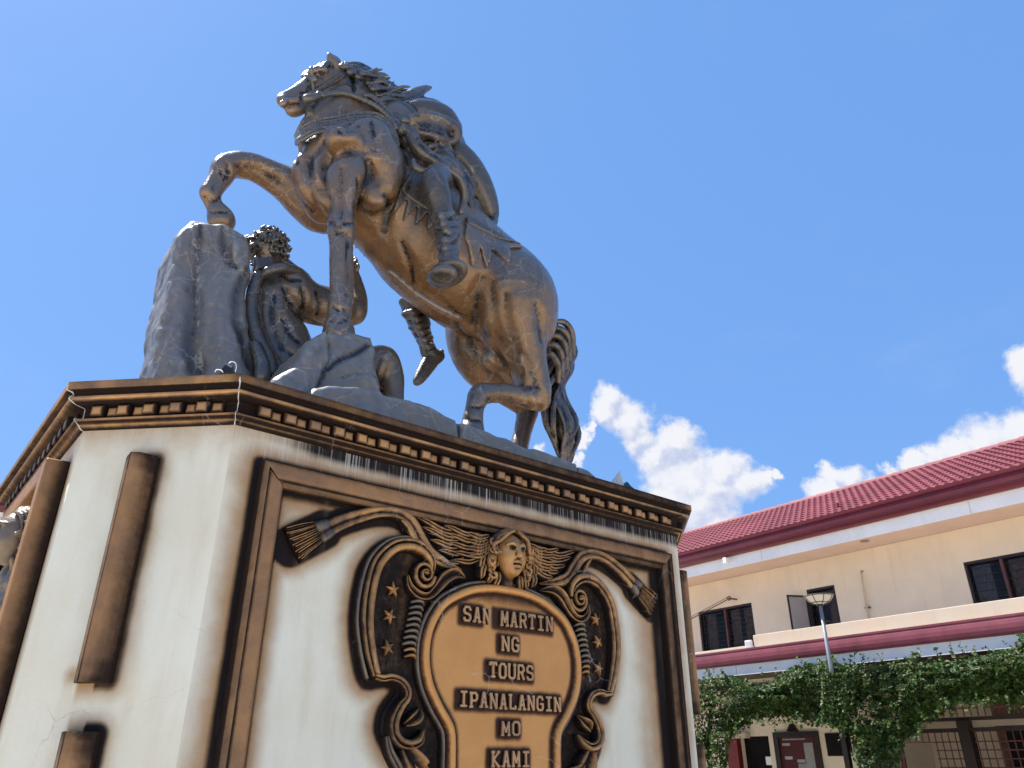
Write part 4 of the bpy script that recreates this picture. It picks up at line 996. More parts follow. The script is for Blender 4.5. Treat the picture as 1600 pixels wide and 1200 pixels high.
def tile_verts(c, bk=False): u0_ = UA - .3 + c[0] * TW; return [roof_pt(u0_ + p[0], c[1] * TL + p[1], p[2], bk) for p in TP]
V = []; F = []
for c in rest: b = len(V); V += tile_verts(c); F += [[i + b for i in f] for f in TF_]
for c in cells:
    if c[0] % 2 == 0 and c[1] % 2 == 0: pass
roofo = mobj('roof', [roof_pt(UA - .3, -.02, -.03), roof_pt(UB + .3, -.02, -.03), roof_pt(UB + .3, SL, -.03), roof_pt(UA - .3, SL, -.03), FB(UB + .3, 2 * RI[0] - RE[0], RE[1] - .03), FB(UA - .3, 2 * RI[0] - RE[0], RE[1] - .03)], [[0, 1, 2, 3], [3, 2, 4, 5]], M_TILE, bld)
ts = mobj('roof_tiles', V, np.array(F), M_TILE, roofo); tag(ts, kind='stuff')
tme = bpy.data.meshes.new('roof_tile'); setmesh(tme, TP, [list(f) for f in TF_]); tme.materials.append(M_TILE)
for c in big:
    o = bpy.data.objects.new('roof_tile', tme); p0 = roof_pt(UA - .3 + c[0] * TW, c[1] * TL, 0); ax = TT; ay = roof_pt(0, 1, 0) - roof_pt(0, 0, 0); az = roof_pt(0, 0, 1) - roof_pt(0, 0, 0)
    COL.objects.link(o); o.parent = roofo; o.matrix_basis = Matrix([[ax[k], ay[k], az[k], p0[k]] for k in range(3)] + [[0, 0, 0, 1]])
m = MB()
for i in range(int((UB - UA + .6) / .42)):
    a = UA - .3 + i * .42; R0 = .085
    V = [FB(u, RI[0] + r * math.cos(t), RI[1] - .01 + r * math.sin(t)) for u, r in ((a, R0 + .012), (a + .41, R0 - .004)) for t in [math.pi * k / 6 for k in range(7)]]
    m.add(V, [[k, k + 1, 8 + k, 7 + k] for k in range(6)])
m.build('ridge_cap', M_TILE, bld)
gp = PB(1292, 782, 1.1); bbox('vent_stub', 3.55 - .02, 3.55 + .02, .9, .94, 6.45, 6.66, M_REDG)
# windows
def window(u0, u1, z0, z1, mulls, bars, blinds=()):
    w = bbox('window', u0, u1, O_W + .09, O_W + .12, z0, z0 + .05, M_DARKM)
    m = MB(); m.box(FB, u0, u0 + .05, O_W + .02, O_W + .12, z0 + .051, z1); m.box(FB, u1 - .05, u1, O_W + .02, O_W + .12, z0 + .051, z1); m.box(FB, u0 + .051, u1 - .051, O_W + .02, O_W + .12, z1 - .05, z1); m.build('window_frame', M_DARKM, w)
    for k in mulls: bbox('mullion', k - .025, k + .025, O_W + .01, O_W + .10, z0 + .051, z1 - .051, M_MULL, w)
    xs = [u0 + .051] + [k for k in mulls] + [u1 - .051]
    for a, b in zip(xs[:-1], xs[1:]): bbox('pane', a + .026, b - .026, O_W + .105, O_W + .111, z0 + .052, z1 - .052, M_GLASS, w)
    for k in range(bars):
        z = z0 + (z1 - z0) * (k + 1) / (bars + 1); bbox('grille_bar', u0 + .05, u1 - .05, O_W + .05, O_W + .062, z - .006, z + .006, M_DARKM, w)
    for a, b, mt in blinds:
        m = MB(); n = 10
        V = [FB(a + (b - a) * i / n, O_W + .128 + .008 * (i % 2), z) for i in range(n + 1) for z in (z0 + .06, z1 - .08)]
        m.add(V, [[2 * i, 2 * i + 2, 2 * i + 3, 2 * i + 1] for i in range(n)]); m.build('curtain', mt, w)
    return w
window(*w1, [-.34], 8, [(-1.0, -.72, M_CURT), (-.25, .02, M_CURT), (.15, .42, M_CURT)])
window(*w3, [6.17, 6.75], 6, [(5.58, 5.92, M_PANE), (6.25, 6.7, M_CURT)])
w = window(*w2, [], 0, [(2.45, 2.62, M_CURT)])
# casement of the middle window standing open
def leaf():
    hx, hz0, hz1 = w2[0], 4.14, 5.0; a = math.radians(64)
    fr = lambda u, h, z: FB(hx - u * math.cos(a), O_W + .02 - u * math.sin(a) - h, z)
    m = MB(); L = .50
    for (a0, a1, c0_, c1_) in ((0, .04, hz0, hz1), (L - .04, L, hz0, hz1), (.041, L - .041, hz0, hz0 + .04), (.041, L - .041, hz1 - .04, hz1)): m.box(fr, a0, a1, 0, .03, c0_, c1_)
    o = m.build('casement', M_DARKM, w)
    m = MB(); m.box(fr, .041, L - .041, .01, .016, hz0 + .041, hz1 - .041); m.build('casement_pane', simple_mat('frosted_pane', (.30, .28, .28), .25, .06, 3, 0.02, .5), o)
leaf()
# ground floor: wall with openings and notice board
G = 1.6
dr = (-.28, .46, 0, 2.14)
m = MB(); m.box(FB, UA, -.30, G, G + .2, 0, 3.35); m.box(FB, .46, 2.95, G, G + .2, 0, 3.35); m.box(FB, -.30, .46, G, G + .2, 2.14, 3.35); m.box(FB, 7.3, UB, G, G + .2, 0, 3.35)
m.box(FB, 2.95, 3.1, G, 3.6, 0, 3.35); m.box(FB, 3.1, 7.3, 3.6, 3.8, 0, 3.35); m.box(FB, 7.15, 7.299, G + .21, 3.59, 0, 3.35)
m.build('ground_floor_wall', M_CREAM, bld)
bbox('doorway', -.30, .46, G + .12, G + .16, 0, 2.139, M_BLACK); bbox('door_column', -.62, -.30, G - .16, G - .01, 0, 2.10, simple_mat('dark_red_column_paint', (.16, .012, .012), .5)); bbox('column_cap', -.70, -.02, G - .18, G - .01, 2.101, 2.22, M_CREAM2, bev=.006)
bbox('door_notice', .24, .44, G + .10, G + .118, 1.55, 1.72, M_WHITE)
nb = thing('notice_board', FB(1.2, G, 1), 'dark framed notice board with papers on the cream ground floor wall', 'notice board')
bbox('board_frame', .63, .75, G - .07, G - .001, .9, 2.20, M_DARKM, nb); bbox('board_frame', 1.63, 1.75, G - .07, G - .001, .9, 2.20, M_DARKM, nb); bbox('board_frame', .751, 1.629, G - .07, G - .001, 2.10, 2.20, M_DARKM, nb)
bbox('board_panel', .751, 1.629, G - .03, G - .001, .9, 2.099, simple_mat('maroon_board', (.075, .014, .014), .7), nb)
m = MB(); m.tube([FB(1.15, G - .05, 2.21), FB(1.15, G - .05, 2.36)], [.14, .05], 10); m.build('board_finial', M_DARKM, nb)
for (a, b, c, e) in ((.82, 1.02, 1.98, 1.93), (.85, 1.42, 2.07, 2.04), (.85, 1.04, 1.72, 1.66), (1.36, 1.58, 1.98, 1.45), (1.15, 1.34, 1.66, 1.60), (1.16, 1.36, 1.58, 1.30), (1.38, 1.60, 1.42, 1.28)):
    bbox('paper', a, b, G - .036, G - .031, min(c, e), max(c, e), simple_mat('grey_paper', (.30 + rnd.uniform(-.08, .1),) * 3, .8, .1, 12), nb)
bw = tag(bbox('wall_panel', 1.90, 2.46, G - .03, G - .001, 1.72, 2.15, M_BLACK, None), 'small black rectangular panel on the cream wall right of the notice board', 'panel')
pf = thing('framed_panel', FB(2.8, G, 1), 'dark framed grey panel beside the vine trunk on the ground floor wall', 'panel')
bbox('panel_edge', 2.56, 2.66, G - .05, G - .001, 1.2, 2.22, M_DARKM, pf); bbox('panel_face', 2.661, 2.93, G - .03, G - .001, 1.2, 2.2, M_PANE, pf)
# grille of square mesh with its posts and rails
grl = thing('metal_grille', FB(5, 1, 0), 'dark red square mesh grille closing the porch beside the vine', 'grille')
OG = 1.45
def rod(name, u0, z0, u1, z1, r, mat, par, o=OG):
    m = MB(); m.tube([FB(u0, o, z0), FB(u1, o, z1)], r, 5); return m.build(name, mat, par)
g1 = PB(1405, 1110, OG); 
for k in range(34):
    u = 3.16 + k * .125
    rod('upright', u, 2.36, u, 3.34, .011, M_MULL, grl); 
    if not (3.55 < u < 4.25): rod('upright', u, .1, u, 2.10, .011, M_MULL, grl, OG + .001)
    else: rod('upright', u, 1.95, u, 2.10, .011, M_MULL, grl, OG + .001)
for z in (2.50, 2.64, 2.78, 2.92, 3.06, 3.20): rod('crossbar', 3.11, z, 7.2, z, .011, M_MULL, grl, OG + .018)
for z in (1.94, 1.80, 1.66, 1.52, 1.38, 1.24, 1.1): rod('crossbar', 3.11, z, 3.56, z, .011, M_MULL, grl, OG + .018); rod('crossbar', 4.25, z, 7.2, z, .011, M_MULL, grl, OG + .018)
rod('crossbar', 3.56, 1.94, 4.25, 1.94, .008, M_MULL, grl, OG + .019)
bbox('rail', 3.1, 7.2, OG - .04, OG + .04, 2.29, 2.35, M_DARKM, grl); bbox('rail', 3.1, 7.2, OG - .04, OG + .04, 2.10, 2.17, M_DARKM, grl)
bbox('post', 3.0, 3.1, OG - .1, OG + .05, 0, 2.36, M_DARKM, grl); bbox('post', 4.78, 4.98, OG - .12, OG + .08, 0, 2.29, M_DARKM, grl); bbox('post', 3.56, 3.62, OG - .02, OG + .02, 0, 1.94, M_MULL, grl)
bbox('beam', 4.98, 7.2, OG + .3, OG + .4, 2.20, 2.31, M_CREAM2, grl)
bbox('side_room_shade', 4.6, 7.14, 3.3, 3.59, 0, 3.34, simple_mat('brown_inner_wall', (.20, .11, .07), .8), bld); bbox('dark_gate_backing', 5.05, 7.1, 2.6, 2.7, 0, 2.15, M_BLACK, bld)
# loose fittings on the facade
t = thing('wall_bracket', FB(-.2, 1.5, 4.9), 'thin slanting rod bracket with a round end above the left window', 'bracket')
a = PB(1081, 957, 1.35); b = PB(1140, 935, 1.35); a2 = PB(1081, 954, 1.30); b2 = PB(1139, 932, 1.30)
m = MB(); m.tube([FB(a[0] - 1.2, 1.35, a[1] - .45), FB(b[0], 1.35, b[1])], .012, 6); m.build('rod', M_RUST, t); m = MB(); m.tube([FB(a2[0] - 1.2, 1.30, a2[1] - .45), FB(b2[0], 1.30, b2[1])], .007, 6); m.build('rod', M_RUST, t)
m = MB(); th = [2 * math.pi * k / 12 for k in range(13)]; m.tube([FB(b[0] + .045 * math.cos(x), 1.33, b[1] + .045 * math.sin(x)) for x in th], .014, 6, False); m.tube([FB(b[0], 1.33, b[1]), FB(b[0] + .02, O_W, b[1])], .02, 6); m.build('ring_end', M_RUST, t)
t = thing('drain_pipe', FB(3.4, 1.55, 4.2), 'thin cream drain pipe on the wall right of the open window', 'pipe')
m = MB(); m.tube([FB(3.44, O_W + .01, 5.30), FB(3.44, O_W - .05, 5.28), FB(3.43, O_W - .06, 5.2), FB(3.40, O_W - .06, 4.6), FB(3.39, O_W - .06, 3.79)], .022, 8); m.build('pipe', M_PIPE, t, True)
m = MB(); m.box(FB, 3.35, 3.46, O_W - .05, O_W - .001, 4.52, 4.55); m.build('clamp', M_RUST, t)
tag(bbox('wall_vent', 1.17, 1.33, .24, .30, 3.84, 4.0, M_WHITE, None, .004), 'small white louvred box at the end of the parapet below the left window', 'vent')
for k in range(4):
    bbox('louvre', 1.18, 1.32, .232, .2395, 3.862 + .034 * k, 3.872 + .034 * k, M_PANE, bpy.data.objects['wall_vent'])
tag(bbox('eave_camera', .72, .82, .40, .50, 5.80, 5.93, M_WHITE, None, .01), 'tiny white box camera under the red eave gutter', 'camera')
m = MB(); m.tube([FB(3.97, .95, 5.7499), FB(3.97, .95, 5.73)], .09, 14); tag(m.build('soffit_lamp', simple_mat('lamp_rim', (.3, .2, .16), .5)), 'small round recessed lamp in the pink soffit', 'lamp')
# ------------------------------------------------------------------ lamp post
OL = -.72
lb = PB(1301, 1058, OL); lt = PB(1280, 945, OL)
lp = thing('street_lamp', FB(lb[0], OL, 2.72), 'slim grey lamp post with a shallow ribbed glass bowl rising out of the vine', 'street lamp')
m = MB(); m.tube([FB(lb[0], OL, 2.72), FB(lb[0], OL, 3.2), FB(lb[0], OL, lt[1] - .02)], [.044, .037, .030], 12); m.build('pole', M_STEEL, lp, True)
def bowlm():
    N = principled('frosted_lamp_glass', 0.35, 0.5); N.set(N.b.inputs['Base Color'], (.80, .74, .66)); tr = N.new('ShaderNodeBsdfTranslucent', i_0=(.55, .50, .44)); mx = N.new('ShaderNodeMixShader'); mx.inputs[0].default_value = .6; N.l.new(N.b.outputs[0], mx.inputs[1]); N.l.new(tr.outputs[0], mx.inputs[2]); N.l.new(mx.outputs[0], N.n['Material Output'].inputs[0]); return N.m
c = FB(lb[0], OL, lt[1]); hh = .17; R0 = .285
m = MB(); prof = [(.05, 0), (.13, .02), (.21, .075), (.25, .135), (.26, .15)]; n = 24
m.add([c + np.array([r * math.cos(2 * math.pi * k / n), r * math.sin(2 * math.pi * k / n), z]) for r, z in prof for k in range(n)], [[i * n + k, i * n + (k + 1) % n, (i + 1) * n + (k + 1) % n, (i + 1) * n + k] for i in range(4) for k in range(n)])
m.build('glass_bowl', bowlm(), lp, True)
m = MB()
for k in range(8):
    a = math.pi * k / 4; m.tube([c + np.array([(r + .006) * math.cos(a), (r + .006) * math.sin(a), z - .004]) for r, z in prof], .007, 6)
rb = m.build('lamp_rib', M_DARKM, lp)
for r, z, q in ((.265, .155, .010), (.16, .03, .007), (.05, -.005, .016)):
    m = MB(); m.tube([c + np.array([r * math.cos(a), r * math.sin(a), z]) for a in [2 * math.pi * k / 24 for k in range(25)]], q, 6, False); m.build('lamp_ring', M_DARKM, lp)
m = MB(); m.add([c + np.array([.275 * math.cos(2 * math.pi * k / n), .275 * math.sin(2 * math.pi * k / n), .165]) for k in range(n)] + [c + np.array([0, 0, .20])], [[k, (k + 1) % n, n] for k in range(n)]); m.build('lamp_cover', bpy.data.materials['frosted_lamp_glass'], lp)
m = MB(); q = PB(1305, 968, OL); m.tube([FB(lb[0], OL, q[1] + .02), FB(lb[0] + .17, OL - .02, q[1] - .03)], .014, 6); m.build('banner_stub', M_DARKM, lp)
# ------------------------------------------------------------------ climbing vine on its pergola
def leaf_mat():
    N = principled('vine_leaf', 0.52, 0.35)
    at = N.new('ShaderNodeVertexColor', layer_name='ink'); sc_ = N.new('ShaderNodeSeparateColor'); N.l.new(at.outputs[0], sc_.inputs[0])
    c = N.mix(sc_.outputs[0], (0.015, 0.038, 0.010), (0.065, 0.125, 0.024)); c = N.mix(N.ramp(sc_.outputs[1], .86, 1.0), c, (0.16, 0.12, 0.04)); N.set(N.b.inputs['Base Color'], c)
    tr = N.new('ShaderNodeBsdfTranslucent'); N.l.new(N.vmath('SCALE', c, 1.6), tr.inputs[0]); mx = N.new('ShaderNodeMixShader'); mx.inputs[0].default_value = .22
    N.l.new(N.b.outputs[0], mx.inputs[1]); N.l.new(tr.outputs[0], mx.inputs[2]); N.l.new(mx.outputs[0], N.n['Material Output'].inputs[0]); return N.m
M_LEAF = leaf_mat()
vine = thing('climbing_vine', FB(3, 0, 0), 'dense green climbing vine hanging over the porch with a leafy trunk', 'vine')
TOPL = [(1040, 1075), (1090, 1063), (1115, 1066), (1140, 1058), (1165, 1070), (1190, 1074), (1215, 1060), (1235, 1046), (1260, 1040), (1290, 1040), (1330, 1040), (1370, 1042), (1420, 1040), (1470, 1040), (1510, 1034), (1560, 1022), (1600, 1014), (1660, 1005), (1760, 990)]
BOTL = [(1040, 1290), (1128, 1290), (1134, 1200), (1142, 1150), (1160, 1128), (1176, 1118), (1210, 1117), (1250, 1115), (1280, 1122), (1310, 1130), (1330, 1140), (1338, 1180), (1348, 1290), (1402, 1290), (1405, 1170), (1412, 1152), (1434, 1138), (1440, 1115), (1470, 1108), (1480, 1092), (1520, 1088), (1560, 1090), (1600, 1085), (1680, 1080), (1760, 1078)]
def vine_leaves(n, seed):
    g = np.random.RandomState(seed); XB, YB = np.array(BOTL).T; XT, YT = np.array(TOPL).T
    order = np.argsort(XB, kind='stable'); C_ = []; 
    lump = np.random.RandomState(4).uniform(-1, 1, (60, 40))
    while len(C_) < n:
        x = g.uniform(1045, 1755); yt = np.interp(x, XT, YT); yb = np.interp(x, XB, YB)
        y = g.uniform(yt - 3, yb + 3 + (g.rand() ** 6) * 14); f = (y - yt) / max(yb - yt, 1)
        if y > 1265: continue
        lp_ = lump[int((x - 1040) / 14) % 60, int((y - 980) / 9) % 40]
        bulge = .24 + .42 * math.sin(math.pi * min(1, max(0, min(f, 1)) ** .6)) + .10 * lp_
        fr_ = g.rand() ** 2.6
        o = .12 - bulge * (1 - fr_) + fr_ * .5
        if yb - yt > 130: o = -.15 - .28 * (1 - fr_) * (1 + .4 * lp_) + fr_ * .3
        if y < yt + 12: o = min(o, 0.0) + .02
        if 1284 < x < 1322 and y > 1052 and g.rand() < .8: o = OL - .06 - .12 * g.rand()
        u, z = PB(x, y, o)
        if o > -.04 and 3.27 < z: continue
        C_.append(FB(u, o, z))
    for k in range(170):
        x = g.uniform(1050, 1700); top = g.rand() < .45; y = np.interp(x, XT, YT) if top else np.interp(x, XB, YB)
        if y > 1220: continue
        u, z = PB(x, y, -.25 - .3 * g.rand()); d_ = np.array([g.uniform(-.6, .6), g.uniform(-.5, 0), g.uniform(.2, 1) if top else g.uniform(-1, -.3)]); d_ /= np.linalg.norm(d_); o = -.3 - .25 * g.rand()
        for j in range(g.randint(4, 13)): C_.append(FB(u + d_[0] * .028 * j, o + d_[1] * .028 * j, z + d_[2] * .028 * j) + g.normal(size=3) * .016)
    C_ = np.array(C_); N_ = len(C_)
    nrm = g.normal(size=(N_, 3)) * .55 + TN * .55 + np.array([0, 0, .75]); nrm /= np.linalg.norm(nrm, axis=1)[:, None]
    a = np.cross(nrm, g.normal(size=(N_, 3))); a /= np.linalg.norm(a, axis=1)[:, None]; b = np.cross(nrm, a)
    s = g.uniform(.020, .050, (N_, 1)) * (1 + .35 * np.sin(C_[:, :1] * 5.1) * np.sin(C_[:, 2:3] * 7.3))
    V = np.stack([C_ - a * s, C_ + b * s * .72 + nrm * s * .12, C_ + a * s * 1.15 - nrm * s * .25, C_ - b * s * .72 + nrm * s * .12], 1).reshape(-1, 3)
    F = np.arange(N_ * 4).reshape(-1, 4)
    k = np.repeat(np.stack([g.rand(N_), g.rand(N_), np.zeros(N_)], 1), 4, 0)
    o = mobj('foliage', V, F, M_LEAF, vine, False, k); tag(o, kind='stuff')
vine_leaves(56000, 1)
m = MB()
for x0, x1 in ((1368, 1380), (1385, 1378), (1112, 1108)):
    p = [PB(x0, 1080, .1), PB(x1, 1150, .0), PB(x0, 1200, .05), PB(x0, 1290, .05)]
    m.tube([FB(p[0][0], .1, p[0][1])] + [FB(q[0], .0, q[1]) for q in p[1:]] + [FB(p[3][0], .0, 0)], [.03, .05, .06, .06, .07], 8)
o = m.build('stem', simple_mat('vine_bark', (.10, .075, .05), .9, .3, 14, .5), vine); tag(o, kind='stuff')
for pts in ([(1320, 1100), (1326, 1118), (1332, 1128), (1340, 1122), (1342, 1108)], [(1512, 1038), (1520, 1046), (1530, 1044)], [(1596, 1080), (1600, 1086), (1606, 1084)]):
    m = MB(); m.tube([FB(*(lambda q: (q[0], -.62, q[1]))(PB(x, y, -.62))) for x, y in pts], .005, 5); m.build('tendril', simple_mat('pale_tendril', (.35, .33, .25), .7), vine)
pg = thing('pergola', FB(3, -.1, 0), 'thin dark pergola frame carrying the vine under the lower roof', 'pergola')
for u in (-4.6, -.35, 3.35, 8.2): bbox('post', u - .05, u + .05, -.12, -.02, 0, 3.0, M_DARKM, pg)
bbox('beam', -6, 10, -.12, -.02, 3.001, 3.09, M_DARKM, pg)
bbox('lamp_arm', lb[0] - .05, lb[0] + .05, OL - .06, -.121, 2.62, 2.72, M_DARKM, pg)
# ------------------------------------------------------------------ wing of a building at the far left
D2 = math.radians(53); T2 = np.array([math.sin(D2), math.cos(D2), 0]); N2 = np.array([math.cos(D2), -math.sin(D2), 0])
Q0 = onz(10, 801, 4.3); Q0[2] = 0
F2 = lambda u, o, z: Q0 + T2 * u - N2 * o + np.array([0, 0, z])
b2 = thing('far_building', F2(0, 3, 0), 'cream building with dark red eave glimpsed at the left edge behind the pedestal', 'building')
bbox('wall', -9, 9, .5, 5, 0, 4.25, M_CREAM2, b2, fr=F2); bbox('soffit', -9.4, 9.4, 0.02, 5.2, 4.251, 4.30, M_WHITE, b2, fr=F2)
m = MB(); pr = [(.02, 4.30), (-.03, 4.31), (-.06, 4.36), (-.05, 4.44), (-.08, 4.46), (-.08, 4.56), (-.05, 4.575), (5.2, 4.62), (5.2, 4.30)]
m.add([F2(u, o, z) for u in (-9.4, 9.4) for o, z in pr], [[j, (j + 1) % 9, 9 + (j + 1) % 9, 9 + j] for j in range(9)] + [list(range(9))]); m.build('red_eave', M_REDG, b2)
# ------------------------------------------------------------------ floodlights on the ledge
M_LB = simple_mat('black_lamp_housing', (.012, .012, .014), .35, .2, 8, .03, .5)
fl_ = thing('floodlight', LF(-.02, .10, ZT), 'small black floodlight with white cables at the near corner of the ledge', 'floodlight')
def Lp(x, y, D): return LFV(V3(x, y, D)[None])[0]
def wedge(name, P, th, mat, par):
    m = MB(); A = [Lp(x, y, D) for x, y, D in P]; B = [p + DV * th + SV * 0 for p in A]; n = len(A)
    m.add(A + B, [list(range(n)), [n + k for k in range(n)][::-1]] + [[k, (k + 1) % n, n + (k + 1) % n, n + k] for k in range(n)]); return m.build(name, mat, par)
wedge('housing', [(345, 577, .10), (353, 569, .10), (361, 573, .10), (359, 582, .10), (345, 582, .10)], .07, M_LB, fl_)
wedge('visor', [(353, 569, .095), (354.5, 568, .095), (363.5, 572, .095), (361.5, 574.5, .095)], .09, M_STEEL, fl_)
wedge('bracket', [(360, 574, .12), (364, 572, .12), (366, 580, .12), (367, 583, .12), (358, 583, .12)], .03, M_LB, fl_)
for pts, r in (([(357.5, 568, .1), (361, 565.5, .1), (366, 566, .1), (369, 570, .1), (369, 576, .1), (367.5, 581, .1)], .0022), ([(336, 581, .08), (338, 578, .08), (342, 577.5, .08), (346, 578.5, .08), (348.5, 582, .08)], .0022), ([(344, 578, .07), (347, 580, .07), (348, 582, .07)], .002)):
    m = MB(); m.tube([Lp(x, y, D) for x, y, D in catmull(pts, 4)], r, 6); m.build('cable', M_WHITE, fl_, True)
f2 = thing('floodlight', LF(2.4, .12, ZT), 'small pale wedge shaped floodlight on the ledge near the right end', 'floodlight')
M_PALE = simple_mat('pale_lamp_housing', (.50, .50, .46), .5, .06, 8, .03)
def pyr(name, base, apex, mat, par):
    m = MB(); m.add(base + [apex], [[k, (k + 1) % len(base), len(base)] for k in range(len(base))] + [list(range(len(base)))[::-1]]); return m.build(name, mat, par)
a0, a1, a2_ = Lp(954, 756, .12), Lp(964, 759.5, .10), Lp(976, 763, .12); ap = Lp(968.5, 734.5, .14)
pyr('lamp_housing', [a0, a1, a2_, a1 + DV * .10], ap, M_PALE, f2)
wedge('solar_panel', [(975, 757.5, .12), (980, 752.5, .12), (986, 759.5, .12), (994, 766, .12), (990, 770, .12), (972, 765, .12)], .02, simple_mat('dark_teal_panel', (.012, .04, .05), .3), f2)
# ------------------------------------------------------------------ statue
def statue_mat(name, lowc, midc, dust, rough=0.30, dustamt=1.0, crack=0.65, cscale=5.0, spots=True, tint=None):
    N = principled(name, rough, 0.75, 0.32)
    geo = N.new('ShaderNodeNewGeometry'); sx = N.new('ShaderNodeSeparateXYZ'); N.l.new(geo.outputs['Normal'], sx.inputs[0])
    a = N.noise(N.co, 2.6, 6, 0.62); b = N.noise(N.co, 14, 7, 0.66); c = N.noise(N.vmath('MULTIPLY', N.co, (9, 9, 1.6)), 1.0, 6, 0.6)
    ink = N.new('ShaderNodeVertexColor', layer_name='ink'); si = N.new('ShaderNodeSeparateColor'); N.l.new(ink.outputs[0], si.inputs[0])
    col = N.mix(N.ramp(a, 0.38, 0.62), lowc, midc)
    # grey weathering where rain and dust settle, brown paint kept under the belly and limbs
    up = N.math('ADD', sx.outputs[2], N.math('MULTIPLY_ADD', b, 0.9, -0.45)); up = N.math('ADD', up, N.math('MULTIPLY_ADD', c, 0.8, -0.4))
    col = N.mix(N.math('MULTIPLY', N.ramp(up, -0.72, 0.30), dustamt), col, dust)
    col = N.mix(N.math('MULTIPLY', N.ramp(c, 0.55, 0.75), 0.35), col, (0.035, 0.028, 0.024))
    col = N.mix(N.ramp(N.math('ADD', si.outputs[0], N.math('MULTIPLY_ADD', b, 0.24, -0.12)), 0.05, 0.95), col, (0.014, 0.011, 0.011))  # creases and hollows darkened in the colour, including painted crease shade
    col = N.mix(N.math('MULTIPLY', si.outputs[1], .55), col, tuple(min(1, q * 2.0) for q in dust))
    for sc, w, lo in ((cscale, 0.016, 0.46), (cscale * 3.1, 0.034, 0.55)):
        vor = N.new('ShaderNodeTexVoronoi', feature='DISTANCE_TO_EDGE'); N.l.new(N.vmath('ADD', N.co, N.vmath('SCALE', N.noise(N.co, 7, 5, col=True), 0.13)), vor.inputs['Vector']); vor.inputs['Scale'].default_value = sc
        cr = N.math('MULTIPLY', N.ramp(vor.outputs[0], 0.0, w, 1, 0), N.ramp(N.noise(N.co, 3.1, 3), lo, lo + .1))
        col = N.mix(N.math('MULTIPLY', cr, crack), col, (0.42, 0.36, 0.30))
    N.set(N.b.inputs['Base Color'], col)
    bp = N.new('ShaderNodeBump', i_Strength=0.35, i_Distance=0.012); N.l.new(N.math('ADD', N.noise(N.co, 22, 6, .6), N.math('MULTIPLY', N.noise(N.co, 90, 4), .5)), bp.inputs['Height']); N.l.new(bp.outputs[0], N.b.inputs['Normal'])
    N.set(N.b.inputs['Roughness'], N.ramp(b, 0.3, 0.7, rough - .12, rough + .12))
    return N.m
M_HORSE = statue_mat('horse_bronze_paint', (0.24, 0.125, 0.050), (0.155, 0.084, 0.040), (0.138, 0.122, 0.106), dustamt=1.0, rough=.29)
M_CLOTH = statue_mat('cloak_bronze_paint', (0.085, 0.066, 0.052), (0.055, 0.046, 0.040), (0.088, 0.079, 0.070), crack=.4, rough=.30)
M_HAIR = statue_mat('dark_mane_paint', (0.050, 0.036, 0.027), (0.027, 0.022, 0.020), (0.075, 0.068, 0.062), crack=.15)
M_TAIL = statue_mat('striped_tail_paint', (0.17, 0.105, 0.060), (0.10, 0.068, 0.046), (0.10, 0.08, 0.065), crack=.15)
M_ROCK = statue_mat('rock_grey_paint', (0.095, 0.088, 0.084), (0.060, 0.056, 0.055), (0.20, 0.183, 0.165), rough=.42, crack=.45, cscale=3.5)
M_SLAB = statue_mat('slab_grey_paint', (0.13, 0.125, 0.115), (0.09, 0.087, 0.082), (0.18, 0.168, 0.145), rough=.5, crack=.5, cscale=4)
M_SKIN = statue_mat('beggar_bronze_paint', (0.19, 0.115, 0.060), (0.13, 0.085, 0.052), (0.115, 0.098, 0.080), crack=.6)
stat = thing('equestrian_statue', LF(1.5, 1.3, ZT), 'bronze coloured rearing horse statue with cloaked rider, crouching beggar and rocks on the pedestal', 'statue')
def W(x, y, D, r):
    p = V3(x, y, D); return (p[0], p[1], p[2], RM(x, y, D, r))
def Wc(L, dD=0.0): return [W(x, y, D + dD, r) for x, y, D, r in L]
def poly(P, D): return [tuple(V3(x, y, D)[[0, 2]]) for x, y in P]
def place(name, S, mat, parent, ink=None, smooth=True, lo=(4, 40)):
    V, F, L_ = S.mesh(LFV)
    return mobj(name, V, F, mat, parent, smooth, curv_tint(S, L_, np.zeros(len(L_)) if ink is None else ink(L_), 2, lo))
sub = lambda name: None
def groove(S, pts, k=.012): return S.chain(Wc(pts), k, -1)
# ---- horse body -------------------------------------------------
DM_ = 1.15
B = Sdf((-.5, .55, 2.98), (3.7, 1.85, 6.9), .0125)
wid = ((0, 1, 0), .80)
B.chain(Wc([(545, 262, DM_, 74), (590, 302, DM_, 84), (640, 345, DM_, 92), (690, 385, DM_, 90), (740, 425, DM_, 84), (795, 462, DM_, 80)]), .05, fl=wid)
B.chain(Wc([(655, 385, DM_ - .02, 74), (700, 425, DM_ - .02, 70), (745, 465, DM_, 62)]), .06)                       # belly
B.chain(Wc([(785, 455, .98, 70), (800, 478, .96, 68), (808, 505, .95, 54)]), .06)                       # near haunch
B.chain(Wc([(790, 470, 1.36, 68), (770, 520, 1.42, 58)]), .06)
# chest
B.ell(V3(512, 262, 1.10), (.20, .24, .26), .06); B.ell(V3(530, 226, .94), (.155, .13, .14), .03); B.ell(V3(488, 222, 1.16), (.10, .12, .12), .05)
B.chain(Wc([(575, 225, .90, 40), (592, 262, .86, 36), (585, 305, .86, 26)]), .05)
B.chain(Wc([(482, 262, 1.10, 25), (487, 300, 1.12, 22), (505, 330, 1.15, 20)]), .035)
B.chain(Wc([(500, 250, .98, 15), (505, 290, .98, 18), (525, 330, 1.02, 16)]), .03)
B.chain(Wc([(640, 230, DM_, 46), (600, 216, DM_, 58)]), .06)
